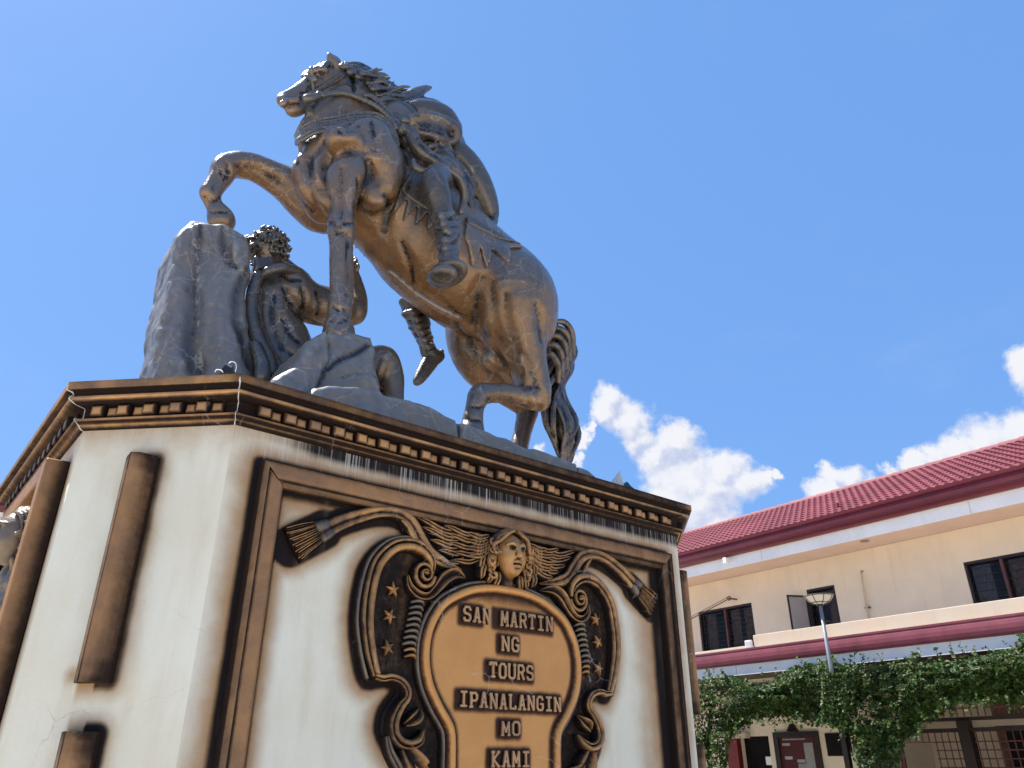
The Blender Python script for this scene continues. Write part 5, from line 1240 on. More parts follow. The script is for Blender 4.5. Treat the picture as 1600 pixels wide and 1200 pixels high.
# neck, head
B.chain(Wc([(575, 222, DM_, 64), (572, 195, DM_, 58), (566, 165, DM_, 46), (552, 136, DM_, 34)]), .05, fl=((0, 1, 0), .72))
B.chain(Wc([(500, 196, 1.08, 20), (520, 180, 1.10, 28), (548, 165, 1.12, 34)]), .04)
HD = 1.10
B.ell(V3(530, 131, HD), (.112, .095, .118), .025); B.ell(V3(508, 121, HD), (.09, .080, .072), .025)
B.chain(Wc([(525, 118, HD, 19), (498, 130, HD, 18), (475, 143, HD, 14.5), (457, 153, HD, 13), (444, 158, HD, 12)]), .02, fl=((0, 1, 0), .85))
B.chain(Wc([(530, 142, HD, 14), (500, 152, HD, 11), (474, 160, HD, 8.5)]), .02)
B.chain(Wc([(500, 160, HD, 6), (478, 166, HD, 7.5), (463, 171, HD, 8.5), (455, 173, HD, 8)]), .022)                   # lower jaw
B.ell(V3(443, 154, HD - .035), (.028, .03, .034), .012); B.ell(V3(441, 152, HD - .068), (.017, .014, .013), .006, -1)
B.chain(Wc([(441, 169, HD - .10, 2.2), (455, 161, HD - .10, 2.6), (470, 163, HD - .09, 2.6)]), .006, -1)               # mouth line
B.chain(Wc([(440, 163, HD - .05, 4), (452, 158, HD - .06, 4.5), (466, 156, HD - .07, 4)]), .008)
for pp in ([(488, 112, HD - .085, 4.5), (496, 108, HD - .095, 5.5), (508, 110, HD - .09, 5)], [(490, 124, HD - .09, 3), (500, 125, HD - .095, 3)]): B.chain(Wc(pp), .008)
B.ell(V3(497, 117, HD - .088), (.026, .016, .017), .004); B.chain(Wc([(489, 118, HD - .105, 1.6), (497, 121, HD - .112, 1.6), (506, 118, HD - .10, 1.6)]), .003, -1)
for pp in ([(520, 120, HD - .10, 3), (500, 136, HD - .10, 3), (480, 146, HD - .085, 3)],): B.chain(Wc(pp), .02, -1)
B.chain(Wc([(548, 120, HD - .12, 3), (551, 138, HD - .12, 3.5), (549, 155, HD - .10, 3)]), .02, -1)
B.chain(Wc([(525, 108, HD - .05, 9), (520, 97, HD - .055, 7.5), (514, 84, HD - .06, 2)]), .02); B.chain(Wc([(526, 106, HD + .1, 9), (524, 97, HD + .1, 7), (521, 88, HD + .1, 2)]), .02)
B.chain(Wc([(521, 104, HD - .09, 3), (517, 92, HD - .09, 2)]), .008, -1)
# near foreleg
B.chain(Wc([(552, 256, .87, 30), (544, 276, .83, 32), (540, 300, .82, 28), (537, 330, .83, 23)]), .022)
B.ell(V3(541, 226, .80), (.150, .12, .105), .03); B.ell(V3(578, 240, .80), (.085, .10, .17), .03)
B.chain(Wc([(537, 325, .84, 22.5), (534, 350, .83, 21), (533, 365, .83, 19)]), .02)
B.chain(Wc([(533, 362, .83, 19), (533, 385, .84, 17), (533, 420, .84, 16.5), (532, 460, .84, 15.5), (531, 480, .84, 17.5), (529, 494, .84, 15.5)]), .02)
B.chain(Wc([(529, 494, .84, 15.5), (529, 508, .84, 20), (529, 518, .84, 23), (529, 530, .84, 24)]), .012)
B.chain(Wc([(545, 380, .88, 6), (546, 430, .88, 6), (545, 470, .88, 8)]), .02)
B.chain(Wc([(579, 255, .72, 9), (583, 240, .72, 8)]), .03)
# far foreleg, thrown forward
B.chain(Wc([(520, 300, 1.22, 40), (505, 330, 1.28, 33), (478, 312, 1.34, 30), (450, 290, 1.37, 25), (420, 273, 1.38, 20), (392, 260, 1.38, 18), (366, 257, 1.38, 18)]), .035)
B.chain(Wc([(368, 256, 1.38, 17.5), (352, 263, 1.38, 19), (345, 276, 1.38, 16.5), (336, 290, 1.38, 14.5), (328, 303, 1.38, 14.5)]), .018)
B.chain(Wc([(328, 303, 1.38, 14.5), (332, 316, 1.38, 12), (338, 327, 1.38, 12.5), (344, 338, 1.38, 18), (347, 346, 1.38, 20)]), .015)
# near hind leg
B.chain(Wc([(800, 478, .92, 66), (806, 520, .90, 46), (818, 556, .88, 31), (829, 590, .88, 24), (838, 617, .88, 21)]), .05)
B.chain(Wc([(838, 615, .88, 21), (843, 627, .88, 17)]), .012)
B.chain(Wc([(838, 622, .88, 19), (815, 620, .88, 16.5), (785, 615, .87, 15), (765, 614, .87, 15)]), .015)
B.chain(Wc([(765, 614, .87, 15), (750, 617, .87, 17), (743, 632, .87, 14), (740, 646, .87, 14)]), .014)
B.chain(Wc([(740, 646, .87, 14), (738, 662, .87, 17), (737, 690, .87, 22), (737, 706, .87, 23)]), .014)
# far hind leg
B.chain(Wc([(760, 480, 1.42, 60), (752, 525, 1.44, 52), (765, 562, 1.44, 46), (795, 600, 1.44, 30), (824, 632, 1.44, 18)]), .05)
B.chain(Wc([(826, 634, 1.44, 17), (820, 662, 1.44, 14), (813, 690, 1.44, 13), (808, 715, 1.44, 15), (803, 740, 1.44, 19), (800, 760, 1.44, 22)]), .02)
B.chain(Wc([(770, 560, 1.05, 16), (790, 572, 1.04, 14), (800, 590, 1.05, 10)]), .03)
# rib, flank and belly lines
B.chain(Wc([(610, 425, DM_ - .1, 5), (650, 458, DM_ - .1, 5), (690, 484, DM_ - .1, 5), (740, 505, DM_ - .1, 5), (768, 530, DM_ - .05, 4)]), .03)
base = Sdf(B.lo, B.lo + (B.n - 1) * B.h, B.h); base.f = B.f.copy()

for L_ in ([(551, 116, 2.2), (551, 132, 2.4), (554, 148, 1.6)], [(439, 169, 1.0), (452, 159, 1.8), (468, 155, 1.4)], [(443, 174, .8), (453, 167, 1.2), (462, 162, .8)], [(479, 130, 1.0), (484, 118, 1.6), (489, 109, 1.6), (505, 104, 1.2)],
           [(490, 122, 1.2), (497, 124.5, 1.5), (506, 121, 1.1)], [(489, 115, 1.2), (497, 112, 1.5), (506, 114, 1.2)], [(470, 146, 1.5), (490, 140, 1.8), (508, 132, 1.6), (522, 124, 1.0)], [(478, 138, 1.2), (490, 131, 1.4), (500, 127, 1)]): carve(B, L_, .9, .004, 1.2)
B.ell(V3(441, 152, HD - .068), (.014, .012, .011), .004, -1); wash(B, 440, 152, 4.5, 1.2); wash(B, 494, 118, 7, .8); wash(B, 460, 163, 8, .6)
BIG = ([(505, 272, 2.5), (512, 256, 3.5), (524, 243, 4), (540, 235, 4.5), (559, 230, 4.5), (575, 238, 4.5), (586, 258, 5), (592, 279, 5), (589, 300, 3.5)], [(575, 255, 3), (579, 275, 4.5), (573, 300, 6), (563, 325, 5), (558, 345, 3)],
       [(505, 222, 2), (492, 234, 3.4), (483, 250, 3.8), (481, 266, 3.8), (486, 282, 3.4), (500, 298, 3), (512, 312, 2)], [(478, 214, 1.6), (468, 236, 2.4), (465, 256, 2)], [(506, 272, 3), (508, 295, 3.8), (512, 320, 4), (516, 342, 3)],
       [(533, 262, 3.4), (531, 297, 4.4), (532, 330, 4), (534, 342, 2)], [(560, 280, 2), (558, 310, 2.8), (556, 338, 2)], [(516, 348, 1.8), (526, 353, 2.2), (538, 350, 2), (550, 349, 1.6)], [(524, 362, 1.6), (533, 366, 2), (543, 362, 1.6)],
       [(544, 368, 2), (544.5, 404, 2.5), (544, 440, 2.5), (543, 470, 2)], [(520, 480, 1.4), (530, 486, 1.6), (541, 482, 1.4)], [(515, 501, 1.4), (528, 503, 1.6), (543, 501, 1.4)],
       [(580, 188, 1.8), (582, 205, 2.6), (585, 222, 3), (583, 238, 2.4)], [(606, 192, 1.6), (618, 215, 2.4), (630, 238, 2.6), (638, 255, 2)], [(560, 196, 1.6), (545, 204, 2.6), (530, 206, 2)],
       [(370, 259, 1.6), (403, 267, 2.6), (434, 286, 3), (462, 308, 3), (487, 330, 2.4)], [(352, 254, 1.2), (356, 268, 2), (350, 282, 1.6)], [(319, 307, 1.4), (331, 314, 1.8), (342, 309, 1.2)], [(327, 332, 1.4), (340, 331, 1.8), (354, 333, 1.4)], [(345, 268, 1.4), (338, 285, 2), (333, 298, 1.4)],
       [(753, 436, 3.5), (744, 458, 5.5), (739, 485, 6), (746, 512, 5), (768, 532, 4)], [(766, 442, 2.4), (769, 469, 3.4), (772, 499, 4), (781, 529, 4.4), (796, 556, 4), (812, 586, 3)], [(790, 462, 3), (790, 495, 5), (797, 525, 5), (808, 550, 3)],
       [(838, 474, 2), (844, 500, 3.4), (846, 530, 3)], [(712, 506, 2), (728, 528, 3.4), (742, 552, 3)], [(820, 607, 1.8), (832, 602, 2.4), (842, 605, 1.6)], [(762, 624, 1.8), (790, 628, 2.6), (822, 636, 2)], [(737, 636, 1.4), (748, 637, 1.8), (757, 634, 1.2)],
       [(726, 654, 1.6), (738, 656, 2), (752, 658, 1.6)], [(772, 545, 3), (786, 570, 5), (800, 592, 4)], [(822, 560, 2.4), (832, 585, 3), (838, 603, 2)], [(600, 300, 3), (606, 330, 4), (600, 360, 3)], [(628, 380, 2), (640, 412, 3), (646, 440, 2)])
for i_, L_ in enumerate(BIG): carve(B, [(x, y, r * 1.6) for x, y, r in L_], .5 if i_ < 3 else .25, .03, 2.0 if i_ < 3 else 1.3, 2.0)
for x, y, r in ((745, 462, 16), (742, 490, 18), (758, 522, 15), (783, 530, 12), (578, 285, 16), (566, 320, 14), (490, 262, 9), (531, 300, 9), (545, 238, 9), (582, 205, 8), (420, 276, 12), (800, 572, 12), (845, 520, 8)): wash(B, x, y, r * 1.5, .42)  # flank and armpit shade darkened into the horse's colour
for L_ in ([(619, 446, 1.6), (649, 461, 2), (676, 475, 2.2), (700, 487, 2), (728, 503, 1.6)], [(569, 250, 1.5), (575, 244, 2.2), (583, 250, 2.2), (586, 262, 1.6)], [(525, 300, 1), (526, 325, 1.4)], [(780, 440, 1.4), (800, 436, 2), (820, 440, 1.4)], [(547, 300, 1.4), (548, 330, 1.6)]): carve(B, L_, 0, .014, .8, ridge=True)
for x, y, r, a_ in ((563, 318, 16, .7), (745, 480, 14, .6), (515, 330, 15, .7), (540, 200, 20, .3), (590, 290, 12, .6), (735, 560, 22, .35), (480, 320, 12, .3)): wash(B, x, y, r, a_)
B.noise(.0035, .12, 3, 3)
horse_ink = marks_ink(B)
horse = place('horse', B, M_HORSE, stat, horse_ink, lo=(9, 55)); horse['label'] = 'rearing horse with one foreleg on the tall rock'
# ---- mane and forelock -------------------------------------------
R_ = random.Random(21)
S = Sdf(V3(480, 215, 1.0) - .1, V3(650, 85, 1.3) + .35, .009); S = Sdf((.2, .85, 4.9), (1.35, 1.45, 6.75), .009)
BND = catmull([np.array(p, float) for p in ((536, 106), (552, 117), (571, 128), (585, 141), (592, 154), (606, 169), (626, 188), (640, 206))], 6)
OUTL = catmull([np.array(p, float) for p in ((534, 101), (548, 104), (578, 109), (590, 120), (601, 127), (618, 136), (624, 148), (640, 172), (652, 198))], 5)
for i in range(54):
    f = (i + R_.uniform(-.4, .4)) / 53.0; f = min(max(f, 0), 1); b_ = BND[int(f * (len(BND) - 1))]; o_ = OUTL[int(min(1, f + .12) * (len(OUTL) - 1))]
    lay = i % 3; D0 = (.915, 1.0, 1.10)[lay]; r = R_.uniform(3.0, 4.6); am = R_.uniform(2.5, 6.5); ph = R_.uniform(0, 6); reach = R_.uniform(.8, 1.35)
    e_ = b_ + (o_ - b_) * reach + np.array([R_.uniform(6, 16), R_.uniform(2, 9)]); st = b_ + np.array([-3 + 3 * lay, -2 - 3 * lay]); dv = e_ - st; nv = np.array([-dv[1], dv[0]]) / (np.linalg.norm(dv) + 1e-6)
    pts = []
    for j in range(7):
        t = j / 6.0; q = st + dv * t + nv * am * math.sin(ph + t * 5.5) * t; pts.append((q[0], q[1], D0 + .03 * math.sin(ph + 4 * t), r * (1.1 - .75 * t ** 2.2)))
    S.chain(Wc(pts), .004, n=2)
for x0, y0, x1, y1, x2, y2 in ((542, 106, 560, 105, 579, 110), (556, 111, 572, 114, 580, 118), (570, 120, 590, 121, 603, 130), (588, 134, 606, 134, 622, 141), (596, 146, 614, 150, 622, 147), (604, 158, 622, 166, 636, 162)):
    S.chain(Wc([(x0, y0, 1.08, 8), (x1, y1, 1.08, 8), (x2, y2, 1.08, 4)]), .006)
for i in range(11):                                       # forelock curls over the brow
    x = 512 - 3.2 * i; y = 103 + 1.5 * i + R_.uniform(-2, 2); D = 1.02 + .016 * i
    S.chain(Wc([(x + 6, y - 1, D, 3.5), (x, y - 4, D, 4.6), (x - 5, y + 1, D, 4.2), (x - 4, y + 6, D, 3), (x + 1, y + 6, D, 2)]), .004)
place('mane', S, M_HAIR, horse, lambda L_: np.clip(.2 + .5 * np.sin(L_[:, 0] * 70 + L_[:, 2] * 60), 0, .8))
# ---- tail ----------------------------------------------------------
S = Sdf((2.5, .80, 2.98), (3.75, 1.55, 5.3), .0088)
core = [(858, 506, 1.15, 8, 0), (872, 522, 1.15, 17, 1), (877, 548, 1.15, 24, 1), (874, 575, 1.15, 22, 1), (868, 602, 1.15, 18, 1), (868, 632, 1.15, 22, 1), (878, 662, 1.15, 27, 1), (883, 690, 1.15, 20, 1), (884, 724, 1.15, 7, 1)]
cc = catmull([np.array(p, float) for p in core], 4); NCC = len(cc)
S.chain(Wc([tuple(q[:3]) + (q[3] * .72,) for q in cc[::2]]), .008, n=1)
for i in range(26):
    ph = i * 2.399; pts = []; rs = 3.0 + 2.2 * ((i * 7) % 5) / 4.0
    for j, q in enumerate(cc):
        t = j / (NCC - 1.0); a = ph + 2.6 * t + .5 * math.sin(6 * t + i); off = q[3] * .86
        w = 2.4 * math.sin(t * 17 + i * .9) * min(1, t * 4)
        pts.append((q[0] + off * math.cos(a) + w, q[1] + w * .5, q[2] - off * .0040 * math.sin(a), rs * (1 - .55 * max(0, t - .8) / .2) * (.7 + .3 * min(1, t * 5))))
    S.chain(Wc(pts), .003, n=1)
for x0 in ((858, 505, 880, 503, 893, 520, 896, 552), (856, 514, 876, 514, 888, 530, 890, 562), (854, 526, 872, 526, 884, 544, 885, 574), (852, 540, 868, 540, 878, 558, 878, 588), (850, 554, 862, 554, 872, 572, 872, 596)):
    S.chain(Wc([(x0[0], x0[1], 1.05, 3), (x0[2], x0[3], 1.0, 5), (x0[4], x0[5], 1.02, 5.4), (x0[6], x0[7], 1.06, 4)]), .003)
place('tail', S, M_TAIL, horse, lambda L_: np.clip(.25 + .8 * np.sin(L_[:, 0] * 48 + L_[:, 1] * 40 + 4 * np.sin(L_[:, 2] * 9)), 0, .92))
# ---- tack -----------------------------------------------------------
def shells(name, polys, t, mat, D, d0=-9, d1=9, src=None, noise=0.0, parent=None, ink=None):
    s0 = src or base; P = np.concatenate([np.array(poly(p, D)) for p in polys]); lo = np.array([P[:, 0].min() - .05, s0.lo[1], P[:, 1].min() - .05]); hi = np.array([P[:, 0].max() + .05, s0.ax[1][-1], P[:, 1].max() + .05])
    i0 = np.maximum(((lo - s0.lo) / s0.h).astype(int), 0); i1 = np.minimum(((hi - s0.lo) / s0.h).astype(int) + 2, s0.n)
    q = Sdf.__new__(Sdf); q.lo = s0.lo + i0 * s0.h; q.h = s0.h; q.n = i1 - i0; q.ax = [s0.ax[k][i0[k]:i1[k]] for k in range(3)]; sl = tuple(slice(a, b) for a, b in zip(i0, i1))
    bb = Sdf.__new__(Sdf); bb.f = s0.f[sl]; q.f = np.full(bb.f.shape, .3, np.float32)
    for p in polys: q.shell(bb, poly(p, D), t, d0, d1)
    return place(name, q, mat, parent or horse, ink)
def zig(P0, P1, n, depth):
    """scalloped hem: n pointed tabs hanging from the line P0-P1, returned from P1 back to P0"""
    P0 = np.array(P0, float); P1 = np.array(P1, float); out = []
    for k in range(n):
        for f, dd in ((0.04, 0), (.16, .35), (.36, .75), (.5, 1.0), (.64, .75), (.84, .35), (.96, 0)):
            t = 1 - (k + f) / n; out.append(tuple(P0 + (P1 - P0) * t + np.array(depth) * dd))
    return out
F1 = [(648, 256), (672, 262), (690, 300), (700, 350), (692, 372)]
shells('saddle_cloth', [F1 + zig((618, 304), (690, 362), 5, (-7, 22)) + [(619, 302), (632, 278)]], .022, M_CLOTH, .84, ink=lambda L_: np.full(len(L_), .1))
shells('saddle_cloth', [[(646, 256), (680, 262), (706, 352), (690, 362), (618, 302)]], .036, M_CLOTH, .84)
shells('saddle_cloth', [[(716, 352), (740, 362), (800, 388), (797, 402), (775, 404)] + zig((716, 396), (776, 404), 3, (2, 30)) + [(710, 380)]], .024, M_HORSE, .86)
shells('girth_strap', [[(714, 350), (722, 348), (800, 386), (799, 394), (716, 362)]], .038, M_CLOTH, .86)
shells('bridle_strap', [[(536, 110), (543, 120), (500, 140), (466, 152), (464, 146), (496, 132)]], .014, M_CLOTH, HD - .1)
shells('bridle_strap', [[(480, 100), (486, 99), (503, 148), (496, 150)]], .013, M_CLOTH, HD - .1)
R2 = Sdf((.15, .75, 4.9), (1.2, 1.35, 6.4), .0085)
R2.chain(Wc([(479, 155, .98, 7), (487, 153, .965, 6), (497, 150, .96, 5)]), .008); R2.ell(V3(501, 148, .955), (.034, .026, .026), .01)
R2.chain(Wc([(505, 149, .95, 3.5), (520, 146, .95, 4.2), (538, 146.5, .94, 4.6), (557, 152, .93, 4.6), (585, 165, .88, 4.4), (606, 182, .85, 4.2), (619, 200, .83, 5)]), .01)
R2.chain(Wc([(570, 150, .93, 4), (582, 152, .90, 5), (600, 170, .86, 5), (618, 190, .84, 5), (628, 205, .82, 5)]), .006)
for t_, r in ((-1, 2.6), (4, 2.4), (8.5, 2.4), (13.5, 3.4), (19, 3.0)):
    R2.chain(Wc([(463, 212 + t_ * .7, 1.12, r), (472, 201 + t_, 1.02, r), (486, 192 + t_, .95, r), (502, 187 + t_, .91, r), (530, 183 + t_, .87, r), (557, 178 + t_, .84, r), (585, 178 + t_, .82, r), (600, 185 + t_, .81, r), (614, 202 + t_, .80, r), (622, 218 + t_ * .5, .80, r)]), .0035)
R2.chain(Wc([(466, 216, 1.14, 6), (474, 202, 1.04, 6), (483, 188, 1.0, 4)]), .006); R2.chain(Wc([(462, 212, 1.16, 3), (472, 194, 1.1, 4), (478, 184, 1.08, 3)]), .004)
R2.chain(Wc([(485, 180, 1.06, 8), (482, 172, 1.06, 6)]), .01)
R2.chain(Wc([(625, 195, .86, 10), (632, 212, .86, 12), (636, 226, .88, 9)]), .012)
place('rein', R2, M_CLOTH, horse, lambda L_: np.full(len(L_), .0))
# ---- rider -----------------------------------------------------------
Rr = Sdf((.6, .4, 3.9), (2.6, 1.95, 6.75), .0105)
Rr.chain(Wc([(705, 300, 1.15, 46), (690, 255, 1.15, 44), (676, 212, 1.15, 40), (668, 190, 1.15, 34)]), .04)                      # torso
Rr.chain(Wc([(660, 188, 1.17, 14), (640, 168, 1.22, 12)]), .03); Rr.ell(V3(624, 158, 1.28), (.10, .095, .13), .02)         # neck and head, bowed behind the mane
rider = place('rider', Rr, M_CLOTH, stat); rider['label'] = 'cloaked rider seated on the horse, seen from below'
C_ = Sdf((.6, .35, 3.6), (2.75, 1.9, 6.75), .0105)
C_.chain(Wc([(638, 178, .98, 12), (658, 179, .95, 20), (684, 190, .93, 25), (703, 204, .95, 18)]), .04)                       # swell of the cape over the shoulder
C_.chain(Wc([(640, 168, 1.1, 10), (656, 167, 1.1, 14), (676, 177, 1.12, 16), (700, 195, 1.12, 15)]), .03)
C_.ell(V3(678, 200, 1.02), (.17, .2, .13), .04)
C_.chain(Wc([(631, 189, .80, 4), (650, 184, .78, 6), (670, 183, .765, 7.5), (692, 190, .765, 8.5), (707, 200, .785, 8.5), (712, 210, .80, 7.5), (704, 218, .82, 6), (690, 223, .83, 5), (670, 229, .81, 4)]), .03)
C_.chain(Wc([(642, 198, .86, 14), (662, 203, .82, 17), (686, 208, .82, 17)]), .035)
C_.chain(Wc([(650, 228, .95, 16), (672, 238, .92, 18), (694, 246, .92, 18)]), .03)
C_.chain(Wc([(627, 206, .80, 6), (635, 201, .78, 8.5), (643, 210, .76, 10), (650, 226, .74, 11), (664, 242, .73, 11.5), (682, 255, .74, 11), (696, 264, .76, 8)]), .018)     # sleeve
C_.chain(Wc([(700, 232, .98, 20), (722, 258, .96, 25), (739, 288, .96, 26), (753, 316, .98, 22), (763, 338, 1.0, 14)]), .04)            # back of the cloak, one broad sheet
C_.chain(Wc([(716, 236, 1.2, 14), (740, 272, 1.22, 18), (756, 306, 1.22, 15), (768, 336, 1.2, 9)]), .04)
C_.chain(Wc([(690, 252, .86, 14), (712, 272, .86, 16), (730, 298, .88, 15)]), .03)
C_.chain(Wc([(750, 350, .92, 6), (762, 353, .90, 6), (771, 347, .92, 6), (772, 337, .95, 5)]), .02)
C_.chain(Wc([(606, 154, 1.0, 5), (618, 156, 1.0, 8), (632, 154, 1.02, 8), (645, 147, 1.04, 8), (655, 142, 1.06, 7), (666, 138, 1.08, 5), (676, 136, 1.1, 1.5)]), .010, fl=((0, 1, 0), .8)) # flying end
C_.chain(Wc([(625, 166, 1.0, 5), (640, 162, 1.0, 6), (654, 150, 1.04, 5), (664, 142, 1.06, 3)]), .006)
C_.chain(Wc([(600, 160, 1.0, 8), (616, 168, .96, 12), (634, 178, .94, 14), (645, 190, .92, 13)]), .02); C_.chain(Wc([(606, 172, .92, 5), (620, 184, .88, 7), (632, 198, .85, 8)]), .012)
C_.chain(Wc([(646, 249, .70, 3), (648, 259, .66, 5), (657, 266, .64, 5), (668, 265, .62, 4.5), (685, 259, .61, 4.5), (702, 266, .62, 5.5), (716, 278, .64, 6), (724, 294, .67, 6.5), (725, 312, .70, 6), (719, 332, .72, 4)]), .010)   # hem of the tunic
C_.chain(Wc([(658, 254, .80, 12), (684, 256, .80, 15), (704, 268, .82, 15), (720, 290, .84, 12), (728, 314, .86, 9)]), .02)
C_.chain(Wc([(726, 300, .82, 9), (734, 330, .83, 10), (740, 354, .85, 9), (746, 378, .86, 5)]), .02); C_.chain(Wc([(742, 318, .88, 9), (752, 350, .90, 9), (768, 374, .92, 7), (785, 388, .95, 4)]), .02)
for L_, am, c_ in (([(636, 192, 3), (655, 192, 4.5), (680, 195, 5), (700, 204, 4.5), (706, 211, 3)], 1.0, 1.6), ([(650, 216, 2), (668, 221, 3.4), (688, 226, 3)], .9, 1.2), ([(640, 196, 1.6), (655, 201, 2.4), (672, 204, 2.4), (694, 210, 2)], .7, 1.0),
           ([(656, 224, 2.4), (672, 238, 3), (690, 249, 2.6)], .9, 1.2), ([(722, 262, 3), (740, 290, 4.5), (751, 320, 4.5), (754, 346, 3)], .6, .9), ([(706, 236, 2), (722, 252, 3), (738, 272, 3)], .35, .7),
           ([(664, 262, 2), (684, 266, 3.4), (704, 276, 4), (714, 294, 4), (716, 318, 3.4), (712, 338, 3)], 1.0, 1.2), ([(688, 262, 1.6), (708, 262, 2.6), (728, 280, 3), (736, 304, 3)], .7, 1.0), ([(730, 318, 2), (738, 345, 3), (748, 372, 2.4)], .8, 1.1),
           ([(740, 312, 2), (748, 340, 3), (762, 366, 2.6)], .7, 1.0), ([(618, 160, 1), (634, 159, 1.8), (650, 152, 1.8), (664, 142, 1)], .9, 1.2), ([(620, 176, 1.4), (640, 184, 2.2), (655, 180, 1.6)], .6, .8), ([(757, 350, 1), (764, 348, 1.6), (770, 340, 1)], .8, 1.0)): carve(C_, L_, am, .02, c_, 1.3)
for L_ in ([(660, 176, 2.5), (684, 181, 3.5), (702, 192, 3)], [(736, 262, 3), (756, 300, 4), (767, 332, 3)], [(716, 262, 2.5), (732, 290, 3)]): carve(C_, L_, 0, .012, .6, ridge=True)
for x, y in ((638, 195), (648, 196), (658, 197), (668, 199), (678, 201), (688, 203), (698, 207), (662, 221), (676, 226), (690, 229)): wash(C_, x, y, 9, .8)  # shade under the cape rim put into the cloak's colour
C_.noise(.003, .09, 8, 2)
place('cloak', C_, M_CLOTH, rider, marks_ink(C_))
# near leg with wrapped boot
Lg = Sdf((.9, .3, 3.3), (2.2, 1.15, 5.4), .0095)
Lg.chain(Wc([(712, 285, .86, 20), (690, 276, .70, 20), (679, 281, .60, 18.5), (682, 300, .58, 19.5), (688, 325, .58, 17), (692, 345, .58, 16.5)]), .02)
leg = place('leg', Lg, M_CLOTH, rider)
Bt = Sdf((.9, .25, 3.3), (2.2, 1.1, 5.0), .0085)
Bt.chain(Wc([(690, 340, .58, 16), (697, 362, .58, 18), (698, 385, .58, 15.5), (701, 408, .58, 14)]), .012)
for x, y, rx, tl in ((692, 337, 18.5, -3), (696, 350, 20.5, 4), (699, 361, 20, 7), (697, 375, 17.5, -4), (698, 388, 17, 3), (700, 398, 15.5, -2), (701, 406, 15.5, 3)):
    c0_, c1_ = V3(x - rx + 3, y - tl, .56), V3(x + rx - 3, y + tl, .58); f_ = V3(x, y + 2, .47); r_ = RM(x, y, .55, 4.6)
    Bt.chain([(*c0_, r_ * .8), (*(c0_ * .5 + f_ * .5 + np.array([0, -.03, 0])), r_), (*f_, r_ * 1.05), (*(c1_ * .5 + f_ * .5 + np.array([0, -.03, 0])), r_), (*c1_, r_ * .8)], .018)
Bt.ell(V3(699, 428, .50), (.112, .17, .058), .02); Bt.ell(V3(692, 430, .38), (.085, .10, .05), .02); Bt.chain(Wc([(701, 408, .58, 14), (703, 422, .58, 15)]), .02)
Bt.chain(Wc([(673, 437, .34, 2), (690, 444, .30, 2), (710, 443, .34, 2), (722, 436, .42, 2)]), .006, -1)
place('boot', Bt, M_CLOTH, rider)
Bf = Sdf((.8, 1.2, 3.0), (2.4, 1.95, 4.9), .0095); DF = 1.56
Bf.chain(Wc([(630, 440, DF, 24), (645, 470, DF, 20), (650, 485, DF, 19)]), .02); Bf.chain(Wc([(648, 482, DF, 20), (656, 510, DF, 15.5), (664, 532, DF, 11.5), (669, 548, DF, 12)]), .012)
for x, y, rx, tl in ((648, 487, 21, -4), (651, 498, 20, 3), (655, 509, 17.5, -3), (658, 519, 15, 4), (663, 530, 13, -2), (666, 540, 12.5, 3)):
    c0_, c1_ = V3(x - rx + 3, y - tl, DF), V3(x + rx - 3, y + tl, DF); f_ = V3(x, y + 2, DF - .095); r_ = RM(x, y, DF, 4.2)
    Bf.chain([(*c0_, r_ * .8), (*(c0_ * .5 + f_ * .5 + np.array([0, -.03, 0])), r_), (*f_, r_), (*(c1_ * .5 + f_ * .5 + np.array([0, -.03, 0])), r_), (*c1_, r_ * .8)], .018)
Bf.chain(Wc([(669, 548, DF, 12), (676, 558, DF, 13), (686, 556, DF, 9)]), .012); Bf.chain(Wc([(674, 562, DF, 13), (665, 576, DF, 11.5), (656, 590, DF, 9), (651, 597, DF, 6)]), .012, fl=((0, 1, 0), .9))
Bf.chain(Wc([(690, 549, DF, 4), (684, 562, DF, 5), (672, 577, DF, 3)]), .006)
place('boot', Bf, M_CLOTH, rider)
# ---- beggar ------------------------------------------------------------
G_ = Sdf((-.1, .85, 2.98), (1.5, 1.9, 5.3), .0105)
DB = 1.32
G_.chain(Wc([(425, 455, DB, 34), (428, 500, DB, 40), (440, 545, DB, 44), (452, 590, DB, 50), (462, 640, DB, 50)]), .04)                # back
G_.chain(Wc([(430, 432, DB, 18), (452, 446, DB - .05, 31), (462, 462, DB - .08, 31)]), .03)                                        # shoulder
G_.chain(Wc([(460, 460, DB - .08, 31), (486, 474, DB - .08, 30), (515, 480, DB - .05, 29), (540, 484, DB, 22), (552, 488, DB, 19)]), .025)      # upper arm
G_.chain(Wc([(554, 487, DB, 18), (558, 470, DB + .02, 15), (556, 450, DB + .04, 12), (553, 430, DB + .05, 8)]), .02)                      # forearm
G_.chain(Wc([(553, 432, DB + .05, 8), (552, 421, DB + .05, 7.5), (554, 413, DB + .05, 6)]), .01)
for k, (fx, fy) in enumerate(((557, 404), (555, 402), (551, 404))): G_.chain(Wc([(553 + k, 417, DB + .05 + .02 * k, 3), ((553 + fx) / 2 + 2, 410, DB + .04 + .02 * k, 2.6), (fx, fy, DB + .03 + .02 * k, 1.8)]), .003)
G_.chain(Wc([(556, 424, DB + .02, 3), (560, 418, DB, 2.6), (559, 412, DB, 2)]), .003)
G_.chain(Wc([(470, 610, DB, 46), (540, 600, DB, 36), (590, 566, DB - .05, 24), (603, 570, DB - .05, 20), (612, 600, DB - .05, 19), (616, 640, DB - .05, 18)]), .03)   # thigh, knee, shin
G_.chain(Wc([(424, 430, DB, 16), (418, 410, DB + .02, 16)]), .03); G_.ell(V3(416, 391, DB + .02), (.122, .12, .13), .02); G_.chain(Wc([(405, 425, DB, 12), (404, 445, DB, 16)]), .02)
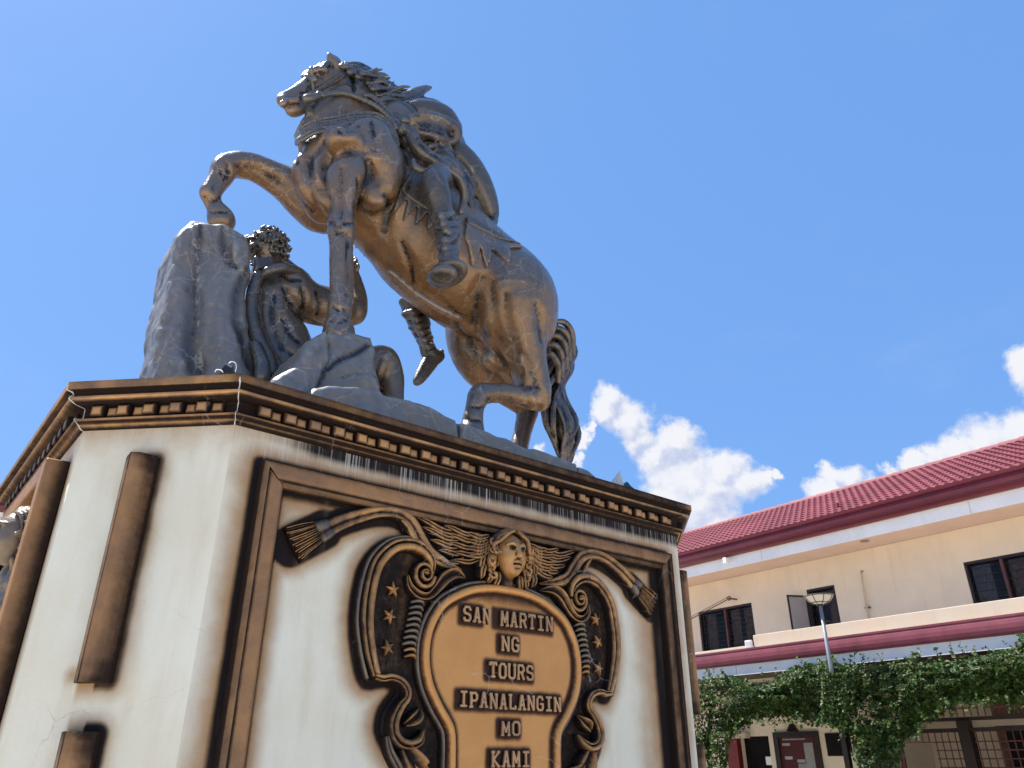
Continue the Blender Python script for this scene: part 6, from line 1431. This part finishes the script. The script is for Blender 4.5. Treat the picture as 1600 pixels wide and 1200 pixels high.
for L_ in ([(446, 453, 2), (452, 470, 3.2), (464, 486, 4), (480, 499, 3.6), (500, 508, 2.4)], [(428, 462, 2), (424, 490, 3), (430, 520, 3), (440, 545, 2.4)], [(443, 500, 2), (452, 520, 2.6), (466, 534, 2)], [(452, 550, 2), (466, 558, 3), (480, 552, 2)], [(470, 446, 1.6), (474, 462, 2.4), (472, 480, 2)],
           [(493, 455, 1.4), (497, 470, 2), (494, 490, 1.4)], [(440, 430, 1.6), (452, 436, 2.4), (468, 438, 2)], [(597, 560, 2), (592, 585, 3), (597, 610, 2)]): carve(G_, [(x, y, r * 1.5) for x, y, r in L_], .3, .025, 1.2, 2.2)
for x, y, r, a_ in ((425, 440, 18, .6), (490, 505, 14, .7), (455, 570, 20, .5), (594, 590, 8, .6), (410, 430, 14, .8)): wash(G_, x, y, r, a_)
beg = place('beggar', G_, M_SKIN, stat, marks_ink(G_)); beg['label'] = 'crouching half clothed beggar between the tall rock and the foreleg'
Hc = Sdf((-.1, 1.05, 4.15), (.95, 1.75, 5.3), .0075); cen = V3(417, 390, DB + .02)
for i in range(95):
    u = R_.uniform(0, 2 * math.pi); v = R_.uniform(-.55, 1); q = math.sqrt(1 - v * v); n_ = np.array([q * math.cos(u), q * math.sin(u), v]); c = cen + n_ * np.array([.13, .13, .135])
    a_ = np.cross(n_, [0.3, .2, 1]); a_ /= np.linalg.norm(a_); b_ = np.cross(n_, a_); rr = R_.uniform(.018, .032); ph = R_.uniform(0, 6)
    Hc.chain([(*(c + a_ * rr * math.cos(ph + t) * (1 - t / 8) + b_ * rr * math.sin(ph + t) * (1 - t / 8) + n_ * .006 * t), .0095) for t in (0, 1, 2, 3, 4, 5)], .002, n=2)
for i in range(8): Hc.chain(Wc([(400 + 3 * i, 405 + R_.uniform(-3, 3), DB - .12, 4), (401 + 3 * i, 416, DB - .13, 4.5), (398 + 3 * i, 424, DB - .12, 3), (402 + 3 * i, 428, DB - .12, 2)]), .003)
place('curly_hair', Hc, M_HAIR, beg, lambda L_: np.full(len(L_), .1))
Dr = Sdf((-.15, .9, 2.98), (1.0, 1.7, 5.0), .0095)
Dr.chain(Wc([(404, 436, DB - .12, 6), (420, 424, DB - .18, 7.5), (440, 419, DB - .2, 8), (462, 423, DB - .18, 7), (480, 432, DB - .12, 5)]), .008)
Dr.chain(Wc([(441, 405, DB - .02, 7), (452, 414, DB - .04, 6), (462, 420, DB - .08, 5)]), .01); 
Dr.chain(Wc([(404, 430, DB - .12, 9), (396, 450, DB - .16, 9), (392, 480, DB - .18, 9), (394, 505, DB - .2, 10), (404, 535, DB - .24, 11), (416, 560, DB - .28, 12), (420, 585, DB - .3, 14)]), .01)
Dr.chain(Wc([(402, 450, DB - .1, 8), (401, 490, DB - .14, 8), (408, 525, DB - .2, 9), (424, 556, DB - .24, 9), (436, 580, DB - .28, 9)]), .008)
Dr.chain(Wc([(398, 540, DB - .28, 8), (408, 565, DB - .34, 10), (410, 590, DB - .36, 12)]), .01)
place('drapery', Dr, M_CLOTH, beg, lambda L_: np.zeros(len(L_)))
# ---- rocks ----------------------------------------------------------------
K = Sdf((-.75, .62, 3.02), (1.0, 1.95, 5.35), .0125)
DK = 1.30
for P_, d0_, d1_ in (([(236, 640), (243, 560), (254, 498), (264, 450), (273, 384), (281, 362), (298, 349), (326, 351), (330, 400), (332, 640)], DK - .10, DK + .30), ([(300, 640), (302, 400), (304, 351), (342, 353), (364, 360), (381, 372), (388, 382), (391, 425), (378, 460), (374, 520), (392, 560), (404, 640)], DK - .20, DK + .26), ([(355, 640), (358, 500), (360, 366), (380, 374), (388, 382), (390, 426), (378, 460), (376, 520), (392, 560), (400, 640)], DK - .24, DK + .1)):
    K.prism([tuple(V3(x, y, d0_ + .03)[[0, 2]]) for x, y in P_], d0_, d1_, .03, 1, .035)
K.chain(Wc([(290, 450, DK - .06, 20), (288, 520, DK - .06, 27), (284, 600, DK - .08, 34)]), .04); K.chain(Wc([(348, 450, DK - .14, 26), (350, 540, DK - .16, 34), (350, 620, DK - .18, 42)]), .04)
K.noise(.013, .30, 5, 3)
for L_, c_, am in (([(313, 352, 2), (310, 375, 5), (304, 410, 6), (302, 445, 7), (304, 470, 8), (300, 510, 8), (298, 545, 8), (308, 575, 8)], .5, .9), ([(348, 356, 2), (349, 375, 4), (352, 392, 5), (360, 408, 5), (368, 418, 3)], .45, .8), ([(388, 420, 3), (378, 440, 5), (370, 465, 6), (370, 495, 6), (380, 530, 6), (392, 570, 6)], .45, .9),
           ([(334, 500, 6), (330, 540, 9), (332, 575, 9)], .2, .3), ([(332, 380, 6), (328, 420, 9), (330, 460, 7)], .18, .2), ([(352, 430, 6), (350, 470, 9), (346, 510, 7)], .18, .2)): carve(K, L_, am, .02, c_ * 3.2, 2.6)
K.noise(.0060, .06, 6, 3)
rock_ink = marks_ink(K)
o = place('tall_rock', K, M_ROCK, stat, rock_ink, lo=(30, 130))
def rock(name, P, Dp, d0, d1, r, seed, amp=.012, mat=M_ROCK, res=.0125, grooves=()):
    q = poly(P, Dp); A = np.array(q); A[:, 1] = np.maximum(A[:, 1], 2.95); zmin = 3.09
    q = [(a, max(b, zmin - .05)) for a, b in A]
    S = Sdf((A[:, 0].min() - .1, d0 - .1, 3.04), (A[:, 0].max() + .1, d1 + .1, A[:, 1].max() + .12), res); S.prism(q, d0, d1, .01, 1, r)
    for g_ in grooves: carve(S, [(x, y, r * 1.2) for x, y, r in g_], .8, .008, 1.6, 2.2)
    S.noise(amp, .14, seed, 4); return place(name, S, mat, stat, marks_ink(S), lo=(40, 160))
rock('foot_rock', [(512, 514), (552, 515), (586, 521), (590, 545), (592, 580), (598, 640), (600, 700), (470, 700), (482, 600), (488, 548)], .62, .62, 1.2, .05, 11, .014, grooves=([(514, 518, 2), (510, 560, 2.5), (502, 590, 3), (490, 606, 2)], [(512, 578, 2), (530, 562, 3), (556, 552, 3.4), (575, 540, 3), (590, 532, 2)], [(535, 590, 1.6), (560, 585, 2.4), (585, 590, 1.6)]))
rock('foot_rock', [(461, 572), (485, 530), (512, 513), (516, 560), (500, 600), (470, 660), (415, 660), (428, 590)], .52, .50, 1.0, .05, 12, .014)
rock('foot_rock', [(428, 592), (461, 571), (484, 580), (488, 612), (480, 680), (420, 660)], .36, .34, .7, .04, 13, .012)
rock('foot_rock', [(488, 606), (520, 603), (560, 604), (594, 611), (612, 640), (600, 700), (470, 700), (478, 618)], .30, .27, .8, .04, 14, .012)
# long slab along the ledge, rising towards the hooves
def slab(name, P, d0, d1, seed):
    q = np.array(poly(P, d0)); q = [(a, max(b, 3.05)) for a, b in q]; A = np.array(q)
    S = Sdf((A[:, 0].min() - .1, d0 - .08, 3.04), (A[:, 0].max() + .1, d1 + .1, A[:, 1].max() + .50), .0135); S.prism(q, d0, d0 + .18, .01, 1, .03)
    for k in range(8):
        dd = d0 + .1 + (d1 - d0 - .15) * k / 7.0; S.prism([(a, b + (.42 * (dd - d0) if b > 3.06 else 0)) for a, b in q], dd, dd + .14, .03, 1, .03)
    S.noise(.010, .15, seed, 4); return place(name, S, M_SLAB, stat, lo=(18, 90))
slab('base_slab', [(592, 612), (600, 612), (632, 621), (666, 632), (717, 655), (719, 760), (592, 740)], .30, 1.0, 31)
slab('base_slab', [(721, 659), (752, 667), (805, 688), (860, 708), (903, 724), (906, 800), (721, 780)], .32, 1.1, 32)
slab('base_slab', [(906, 728), (922, 734), (938, 748), (945, 800), (906, 800)], .34, .9, 33)
S = Sdf((-.6, .9, 3.06), (3.2, 1.95, 3.6), .03); S.prism([(-.4, 3.05), (-.3, 3.2), (.6, 3.35), (1.6, 3.38), (2.9, 3.3), (3.1, 3.05)], 1.0, 1.9, .02, 1, .05); S.noise(.03, .3, 40, 3); place('ground_rock', S, M_SLAB, stat)
